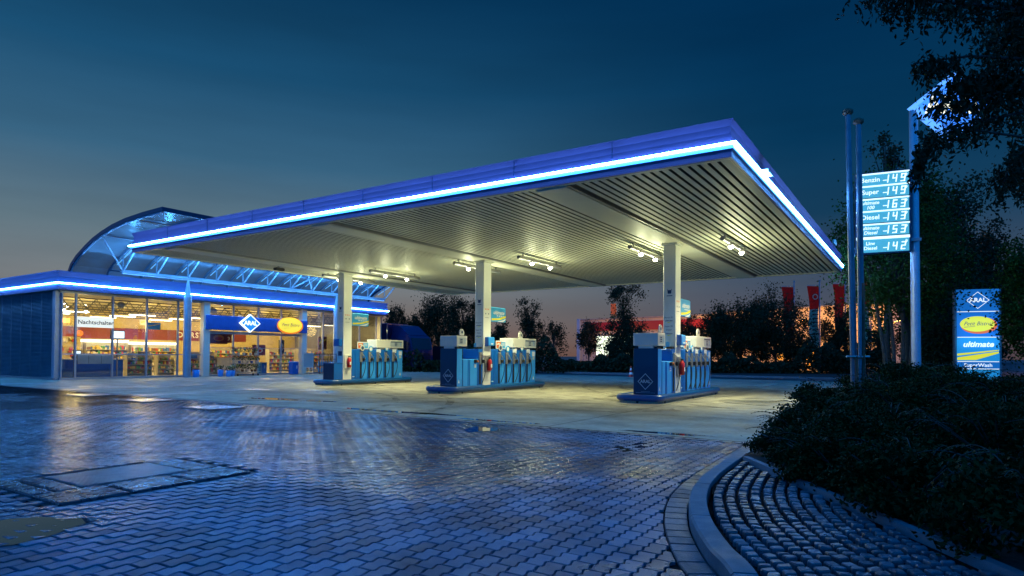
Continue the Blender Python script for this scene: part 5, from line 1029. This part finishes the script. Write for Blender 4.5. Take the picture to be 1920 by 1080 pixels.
b = MB(); A = p-r_*.26; B = p+r_*.24; b.tube([(A.x, A.y, 1.39), (B.x, B.y, 1.39)], .022, 'steel', 8); b.tube([(A.x, A.y+.12, 1.39), (B.x, B.y+.12, 1.39)], .022, 'steel', 8); b.box((p.x-.10, p.y-.05, 1.345), (p.x+.12, p.y+.16, 1.375), 'rust'); b.build('clamp', t)
# ================================================================== vegetation
def leafmat(name, c, tr=.25):
    m = mat(name, c, .7, var=.5, vs=2.2, spec=.12); return m
M['leaf_dark'] = leafmat('leaf_dark', (.020, .035, .014)); M['leaf_mid'] = leafmat('leaf_mid', (.022, .055, .006)); M['leaf_warm'] = leafmat('leaf_warm', (.05, .045, .018)); M['leaf_hedge'] = leafmat('leaf_hedge', (.014, .026, .003)); M['bark'] = mat('bark', (.06, .048, .036), .9, var=.4, vs=8, bump=.8)  # the warm leaf tone has the orange lamp light painted in
def leaves_at(C, size, asp, rg, droop=0, jit=.3):
    "one folded rhombus per centre"
    n = len(C); d = rg.normal(0, 1, (n, 3)); d[:, 2] -= droop; d /= np.linalg.norm(d, axis=1, keepdims=True)
    a = rg.normal(0, 1, (n, 3)); s = np.cross(d, a); s /= np.linalg.norm(s, axis=1, keepdims=True)
    L = size*(1+rg.uniform(-jit, jit, n))[:, None]
    base = C-d*L*.5; tip = C+d*L*.5; w_ = s*L*asp*.5; nn = np.cross(d, s)*L*.08
    V = np.stack([base, C+w_+nn, tip, C-w_+nn], 1).reshape(-1, 3); return V, np.arange(n*4).reshape(n, 4)
def clumps(n, c, rad, rg, shape='round', k=None):
    c = np.array(c); rad = np.array(rad)
    out = []
    while len(out) < n:
        p = rg.uniform(-1, 1, 3)
        if shape == 'cone':
            h = (p[2]+1)/2; r = (1-h)**.8*1.0+.05
            if p[0]**2+p[1]**2 < r*r: out.append(c+p*rad)
        elif shape == 'column':
            h = (p[2]+1)/2; r = min(1, 1.15*(1-h**3)+.05)
            if p[0]**2+p[1]**2 < r*r: out.append(c+p*rad)
        else:
            q = np.linalg.norm(p)
            if q < 1 and q > .35*rg.random(): out.append(c+p*rad)
    return np.array(out)
def tree(name, base, h, r, label, seed, shape='round', leaf=.16, nl=6000, mat_='leaf_dark', low=.25, trunk=.12, twigs=14, group=None, cl=46, sig=.16):
    rg = np.random.default_rng(seed); rr = random.Random(seed); b0 = Vector((base[0], base[1], 0))
    t = thing(name, label, 'tree', tuple(b0), group)
    zc = h*(low+(1-low)/2); rz = h*(1-low)/2
    K = clumps(cl, (b0.x, b0.y, zc), (r, r, rz*.92), rg, shape)
    # upward spikes give the ragged outline
    for k in range(twigs):
        p = K[rg.integers(len(K))].copy(); 
        if p[2] < zc: p[2] = zc+abs(p[2]-zc)
        K = np.vstack([K, p+np.array([rg.normal(0, .12*r), rg.normal(0, .12*r), rg.uniform(.05, .35)*rz])])
    K[:, 2] = np.minimum(K[:, 2], h*1.03)
    which = rg.integers(len(K), size=nl); s = sig*min(r*1.2, rz)
    C = K[which]+rg.normal(0, 1, (nl, 3))*np.array([s, s, s*1.15])*(.5+rg.random((nl, 1)))
    C[:, 2] = np.maximum(C[:, 2], .05)
    V, F = leaves_at(C, leaf, .62, rg); npmesh('crown', V, F, [mat_], t, loc=tuple(b0))
    b = MB(); top = Vector((b0.x+rr.uniform(-.1, .1)*r, b0.y, h*.9)); n = 6
    pts = [b0.lerp(top, k/n)+Vector((rr.uniform(-.03, .03)*h*(k > 0), rr.uniform(-.03, .03)*h*(k > 0), 0)) for k in range(n+1)]
    b.tube(pts, [trunk*(1-.85*k/n) for k in range(n+1)], 'bark', 8)
    for i in range(min(len(K), 34)):
        e = Vector(K[-1-i]); q = min(max((e.z/h)-.22, .12), .85)*n; k = int(q); s0 = pts[k].lerp(pts[min(k+1, n)], q-k); md = s0.lerp(e, .5)+Vector((0, 0, .04*h)); b.tube([s0, md, e], [trunk*.3, trunk*.18, .012], 'bark', 5, False)
    b.build('trunk', t); return t
def pxtree(px, D, top, wpx, **k):
    p = at(px, D); h = 1.37+(667-top)/FPX*D; return tree('tree', (p.x, p.y), h, wpx/2*D/FPX, **k)
G1 = 'dark trees along the far side of the road'
spec = [
 (745, 62, 583, 46, 'sparse dark tree rising behind the truck trailer', 'round', 2200, 'leaf_dark'),
 (775, 60, 600, 40, 'low dark tree right behind the truck cab', 'round', 2600, 'leaf_dark'),
 (820, 60, 559, 88, 'broad dark tree between the left and middle columns', 'round', 7500, 'leaf_dark'),
 (868, 62, 574, 44, 'slim pointed dark tree left of the middle column', 'cone', 3200, 'leaf_dark'),
 (893, 61, 580, 50, 'dark tree partly hidden behind the middle column', 'round', 4000, 'leaf_dark'),
 (934, 60, 612, 36, 'small dark tree right of the middle column under the promotion sign', 'round', 2300, 'leaf_dark'),
 (996, 60, 570, 52, 'upright dark tree behind the middle island display', 'column', 3600, 'leaf_dark'),
 (1040, 58, 602, 44, 'thin bare-looking tree left of the warehouse corner', 'round', 900, 'leaf_dark'),
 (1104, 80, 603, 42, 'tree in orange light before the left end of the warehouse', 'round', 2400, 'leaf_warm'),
 (1170, 56, 545, 70, 'tall ragged dark tree before the red band of the warehouse', 'cone', 5200, 'leaf_dark'),
 (1172, 56, 606, 92, 'dark round tree at the foot of the tall ragged tree', 'round', 4400, 'leaf_dark'),
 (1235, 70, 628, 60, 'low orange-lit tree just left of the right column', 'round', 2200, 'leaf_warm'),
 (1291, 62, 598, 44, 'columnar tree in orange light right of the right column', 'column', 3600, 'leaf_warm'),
 (1345, 58, 576, 74, 'dark tree left of the broad pair behind the right island', 'round', 6000, 'leaf_dark'),
 (1388, 57, 573, 88, 'broad dark tree behind the empty forecourt at the right', 'round', 8000, 'leaf_dark'),
 (1452, 55, 546, 116, 'spreading tree with open top covering the first banner flag', 'round', 7000, 'leaf_dark'),
 (1470, 56, 605, 110, 'dark bushy tree below the spreading tree', 'round', 6500, 'leaf_dark'),
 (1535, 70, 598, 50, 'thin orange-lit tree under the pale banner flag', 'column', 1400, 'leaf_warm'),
 (1573, 55, 577, 62, 'pointed dark evergreen left of the flagpoles', 'cone', 7500, 'leaf_dark'),
 (1652, 52, 610, 70, 'low dark tree between the flagpoles and the sign mast', 'round', 2500, 'leaf_dark')]
for i, (px, D, top, wd, lb, shp, nl, mm) in enumerate(spec):
    pxtree(px, D, top, wd, label=lb, seed=40+i, shape=shp, nl=int(nl*1.8), mat_=mm, group=G1, sig=.135, leaf=.165 if D < 65 else .22, low=.02 if shp in ('column', 'cone') else (.12 if nl > 2500 else .2), twigs=18, cl=int(26+nl/160))
# continuous undergrowth behind the road
rg = np.random.default_rng(9); n = 26000; px = rg.uniform(700, 1760, n); Dp = rg.uniform(50, 54, n)
hz_ = 1.8+.9*np.sin(px*.021)+.6*np.sin(px*.05+1)+.4*np.sin(px*.13); hz_ = np.clip(hz_*.9, .9, 3.2)
z = rg.random(n)**.9*hz_; C = np.array([tuple(at(a, d)) for a, d in zip(px[:1], Dp[:1])]); 
rx = (px-960)/FPX; C = np.stack([(fw.x+rt2.x*rx)*Dp, (fw.y+rt2.y*rx)*Dp, z], 1)
V, F = leaves_at(C, .26, .7, rg); o = npmesh('undergrowth', V, F, ['leaf_dark']); tag(o, 'dark continuous undergrowth along the far side of the road', 'undergrowth', kind='stuff')
# bigger trees at the right
def bigtree(px, D, top, wpx, label, seed, mm, nl, leaf, low, shape='round', off=0, trunk=.2, cl=90, sig=.13):
    p = at(px, D); h = 1.37+(669-top)/FPX*D; return tree('tree', (p.x, p.y), h, wpx/2*D/FPX, label, seed, shape, leaf, nl, mm, low, trunk, 30, 'large trees behind the signs', cl, sig)
bigtree(1690, 27, 345, 215, 'leafy green tree behind the price board with pale trunks', 71, 'leaf_mid', 30000, .13, .30, cl=130)
bigtree(1668, 34, 270, 60, 'dark narrow treetop rising above the price board', 72, 'leaf_dark', 5000, .16, .35, 'cone')
bigtree(1790, 40, 345, 150, 'dark pointed tree between the mast and the lit sign column', 73, 'leaf_dark', 22000, .2, .03, 'cone', cl=120)
bigtree(1850, 46, 430, 110, 'dark tree directly behind the lit sign column', 74, 'leaf_dark', 12000, .22, .05)
bigtree(1935, 24, 452, 110, 'green tree at the right edge beside the lit sign column', 75, 'leaf_mid', 11000, .12, .22)
bigtree(1760, 33, 560, 120, 'low dark tree left of the lit sign column', 76, 'leaf_dark', 12000, .16, .02)
p = at(1683, 26.5); q = at(1699, 27)
t = thing('multi_stemmed_tree', 'cluster of slender pale trunks standing just left of the sign mast', 'tree', (p.x, p.y, 0)); 
for k, (dx, l) in enumerate(((-.45, -.5), (-.1, -.25), (.2, .05), (.5, .3))): a = p+Vector((rt.x, rt.y, 0))*dx; b = MB(); b.tube([(a.x, a.y, 0), (a.x+l*.2, a.y, 1.6), (a.x+l*.7, a.y, 3.4), (a.x+l*1.4, a.y, 5.2)], [.09, .075, .06, .03], 'bark', 8); b.build('trunk', t)
# ---- planting bed shrubs
def shrub(x, y, r, h, label, seed, nl, leaf, mm='leaf_hedge', arch_=8, group='shrubs in the planting bed'):
    rg = np.random.default_rng(seed); rr = random.Random(seed); t = thing('shrub', label, 'shrub', (x, y, .1), group)
    K = clumps(int(26*r/.8), (x, y, .1+h*.45), (r, r, h*.5), rg); w_ = rg.integers(len(K), size=nl); C = K[w_]+rg.normal(0, 1, (nl, 3))*np.array([.13, .13, .09])*r
    C[:, 2] = np.clip(C[:, 2], .11, None); V, F = leaves_at(C, leaf, .55, rg)
    # arching sprays with paired leaflets
    SV, SF = [V], [F]; o = len(V); b = MB()
    for k in range(arch_):
        a = rr.uniform(0, 6.28); L = rr.uniform(.35, .6)*max(r, .7); s0 = Vector((x+math.cos(a)*r*.45, y+math.sin(a)*r*.45, .1+h*rr.uniform(.6, .95))); pts = []
        for j in range(9): q = j/8; pts.append(s0+Vector((math.cos(a)*L*q, math.sin(a)*L*q, L*(.75*q-.6*q*q))))
        b.tube(pts, [.006*(1-.7*j/8) for j in range(9)], 'bark', 4, False)
        for j in range(1, 9):
            for s_ in (-1, 1):
                sd = Vector((-math.sin(a), math.cos(a), .35)).normalized()*s_; dirv = (sd+Vector((math.cos(a), math.sin(a), 0))*.5).normalized(); l_ = leaf*1.1*(1-.4*j/9); p0 = pts[j]; p2 = p0+dirv*l_; m_ = (p0+p2)/2; ww = dirv.cross(Vector((0, 0, 1))).normalized()*l_*.22
                SV.append(np.array([tuple(p0), tuple(m_+ww), tuple(p2), tuple(m_-ww)])); SF.append(np.array([[o, o+1, o+2, o+3]])); o += 4
    npmesh('foliage', np.vstack(SV), np.vstack(SF), [mm], t, loc=(x, y, .1))
    for k in range(10): a = rr.uniform(0, 6.28); b.tube([(x, y, .1), (x+math.cos(a)*r*.3, y+math.sin(a)*r*.3, .1+h*.45), (x+math.cos(a)*r*.75, y+math.sin(a)*r*.75, .1+h*.8)], [.014, .01, .005], 'bark', 5, False)
    b.build('stem', t); return t
SH = [(-1.35, 8.75, .55, .34, 5000, 'small low shrub at the sharp corner of the kerb'), (-1.45, 9.9, .62, .42, 5000, 'low shrub on the kerb edge behind the corner shrub'), (-1.42, 11.2, .66, .55, 6000, 'kerbside shrub with feathery sprays before the forecourt'),
 (-1.45, 12.8, .75, .68, 7000, 'kerbside shrub with long arching sprays left of the flagpoles'), (-1.5, 14.3, .70, .80, 6500, 'rounded shrub hiding the feet of the flagpoles'),
 (-.75, 7.25, .62, .46, 7000, 'dark low shrub behind the cobble edge, nearest the corner'), (-.05, 6.25, .66, .56, 7500, 'dark shrub behind the middle of the cobble edge'), (.62, 5.25, .66, .62, 6500, 'dark shrub at the right end of the cobble edge'),
 (-.35, 8.9, .9, .74, 8000, 'broad dark shrub in the middle of the bed'), (.65, 7.9, .9, .88, 8000, 'tall dark shrub at the right edge in the front of the bed'), (-.15, 11.4, .9, .95, 9000, 'leafy shrub just right of the flagpole posts'),
 (.95, 10.8, .9, .92, 9000, 'leafy shrub at the right edge below the sign column'), (-.35, 13.4, .9, 1.10, 9000, 'high shrub right of the flagpoles'), (.75, 13.0, .9, 1.02, 9000, 'high shrub before the sign mast'), (1.8, 12.6, .9, .95, 8000, 'high shrub at the far right of the bed'),
 (-.45, 15.6, .95, 1.16, 8000, 'tall shrub behind the flagpoles'), (.6, 15.4, .95, 1.12, 8000, 'tall bright green shrub before the sign mast'), (1.7, 15.2, .95, 1.0, 8000, 'tall rounded green shrub before the lit sign column'), (.2, 18.6, 1.1, 1.1, 7000, 'rear shrub at the left of the mast foot'), (1.6, 18.4, 1.1, .9, 7000, 'rear shrub under the lit sign column'), (1.9, 9.6, .9, 1.0, 6000, 'dark shrub cut by the right edge of the picture'), (-1.45, 17.0, .7, .8, 4500, 'shrub on the kerb behind the flagpoles'), (1.35, 6.6, .9, 1.0, 7000, 'dark shrub at the lower right edge of the picture'), (-.98, 7.75, .40, .30, 3500, 'smallest shrub, hanging over the cobble edge next to the kerb corner'), (1.25, 4.4, .6, .6, 5000, 'dark shrub beyond the end of the cobble edge')]
for i, (x, y, r, h, nl, lb) in enumerate(SH): shrub(x, y, r, h, lb, 200+i, int(nl*1.15), .05 if y < 12 else .06, 'leaf_hedge', 16 if x < -1.2 else 9)
# ---- dark tree overhanging from the right
rg = np.random.default_rng(77); bT = at(2120, 8.6); t = thing('overhanging_tree', 'large dark tree leaning in from the right with hanging twigs over the sign mast', 'tree', (bT.x, bT.y, 0))
b = MB(); crownc = at(2150, 8.8, 100); tp = [Vector((bT.x, bT.y, 0)), Vector((bT.x+.05, bT.y, 1.6)), Vector((bT.x-.05, bT.y+.1, 3.3)), Vector((crownc.x, crownc.y, 5.6))]; b.tube(tp, [.22, .17, .14, .08], 'bark', 12)
LP, LD = [], []
def branch(path, r0, nl, spread, hang=.35):
    nl = int(nl*1.35)
    P = [at(x, D, y) for x, y, D in path]; b.tube([tp[2]+(tp[3]-tp[2])*.4]+P, [r0]+[r0*(1-.85*(k+1)/len(P)) for k in range(len(P))], 'bark', 6, False)
    for k in range(nl):
        q = rg.random()*(len(P)-1); i = int(q); p = P[i].lerp(P[i+1], q-i); 
        # a hanging twig with leaves along it
        L = rg.uniform(.12, hang); d = Vector((rg.normal(0, spread), rg.normal(0, spread), -1)).normalized(); off = Vector((rg.normal(0, spread*.35), rg.normal(0, spread*.35), rg.normal(0, spread*.3)))
        s0 = p+off
        for j in range(7): LP.append(tuple(s0+d*(L*j/6)+Vector(tuple(rg.normal(0, .018, 3)))))
branch([(2000, 30, 8.4), (1900, -20, 8.2), (1780, -40, 8), (1620, -25, 7.8)], .05, 150, .28, .42)
branch([(2000, 80, 8.4), (1920, 20, 8.3), (1830, 10, 8.1), (1730, 0, 8.0), (1660, -10, 8)], .05, 190, .30, .40)
branch([(1990, 120, 8.6), (1900, 110, 8.5), (1820, 105, 8.4), (1760, 112, 8.3), (1712, 120, 8.2)], .035, 105, .18, .26)
branch([(2000, 200, 8.8), (1930, 160, 8.6), (1880, 170, 8.5), (1830, 190, 8.4), (1780, 235, 8.3)], .04, 60, .25, .30)
branch([(2000, 220, 8.8), (1920, 210, 8.6), (1850, 225, 8.5), (1790, 235, 8.4), (1725, 262, 8.3)], .035, 85, .15, .42)
branch([(2000, 260, 8.8), (1940, 270, 8.8), (1895, 300, 8.6), (1880, 350, 8.5)], .035, 120, .22, .40)
branch([(2010, 60, 9.2), (1930, 60, 9.2), (1870, 60, 9.0)], .05, 260, .45, .45)
branch([(2010, 180, 9.2), (1950, 180, 9.2), (1905, 150, 9.0)], .05, 120, .40, .45)
branch([(1800, 240, 8.4), (1740, 265, 8.4), (1720, 290, 8.3), (1722, 330, 8.3)], .02, 50, .10, .28)
branch([(2000, 300, 9.2), (1950, 320, 9.0), (1925, 350, 9.0)], .04, 110, .25, .35)
branch([(1910, 150, 8.6), (1850, 150, 8.5), (1790, 155, 8.4)], .02, 60, .16, .22)
branch([(1900, 140, 8.6), (1850, 145, 8.5), (1800, 150, 8.4), (1745, 180, 8.4)], .015, 70, .16, .22)
branch([(1900, 190, 8.7), (1850, 185, 8.6), (1800, 190, 8.5), (1755, 200, 8.5)], .015, 60, .16, .20)
for k in range(360): LP.append(tuple(at(rg.uniform(1714, 1885), rg.uniform(8.2, 8.8), rg.uniform(130, 262))))
for k in range(5200):
    p = at(rg.uniform(1890, 2150), rg.uniform(8, 10.5), rg.uniform(-120, 330)); LP.append(tuple(p))
C2 = np.stack([rg.uniform(1.1, 6.5, 16000), rg.uniform(.5, 8.5, 16000), rg.uniform(3.3, 6.2, 16000)], 1); C2 = C2[C2[:, 0] > .16*C2[:, 1]+.9]; LP += [tuple(q) for q in C2]
C = np.array(LP); V, F = leaves_at(C, .085, .42, rg, droop=1.3); npmesh('crown', V, F, ['leaf_dark'], t, loc=(bT.x, bT.y, 0)); b.build('trunk', t)
# twig in front of the price board
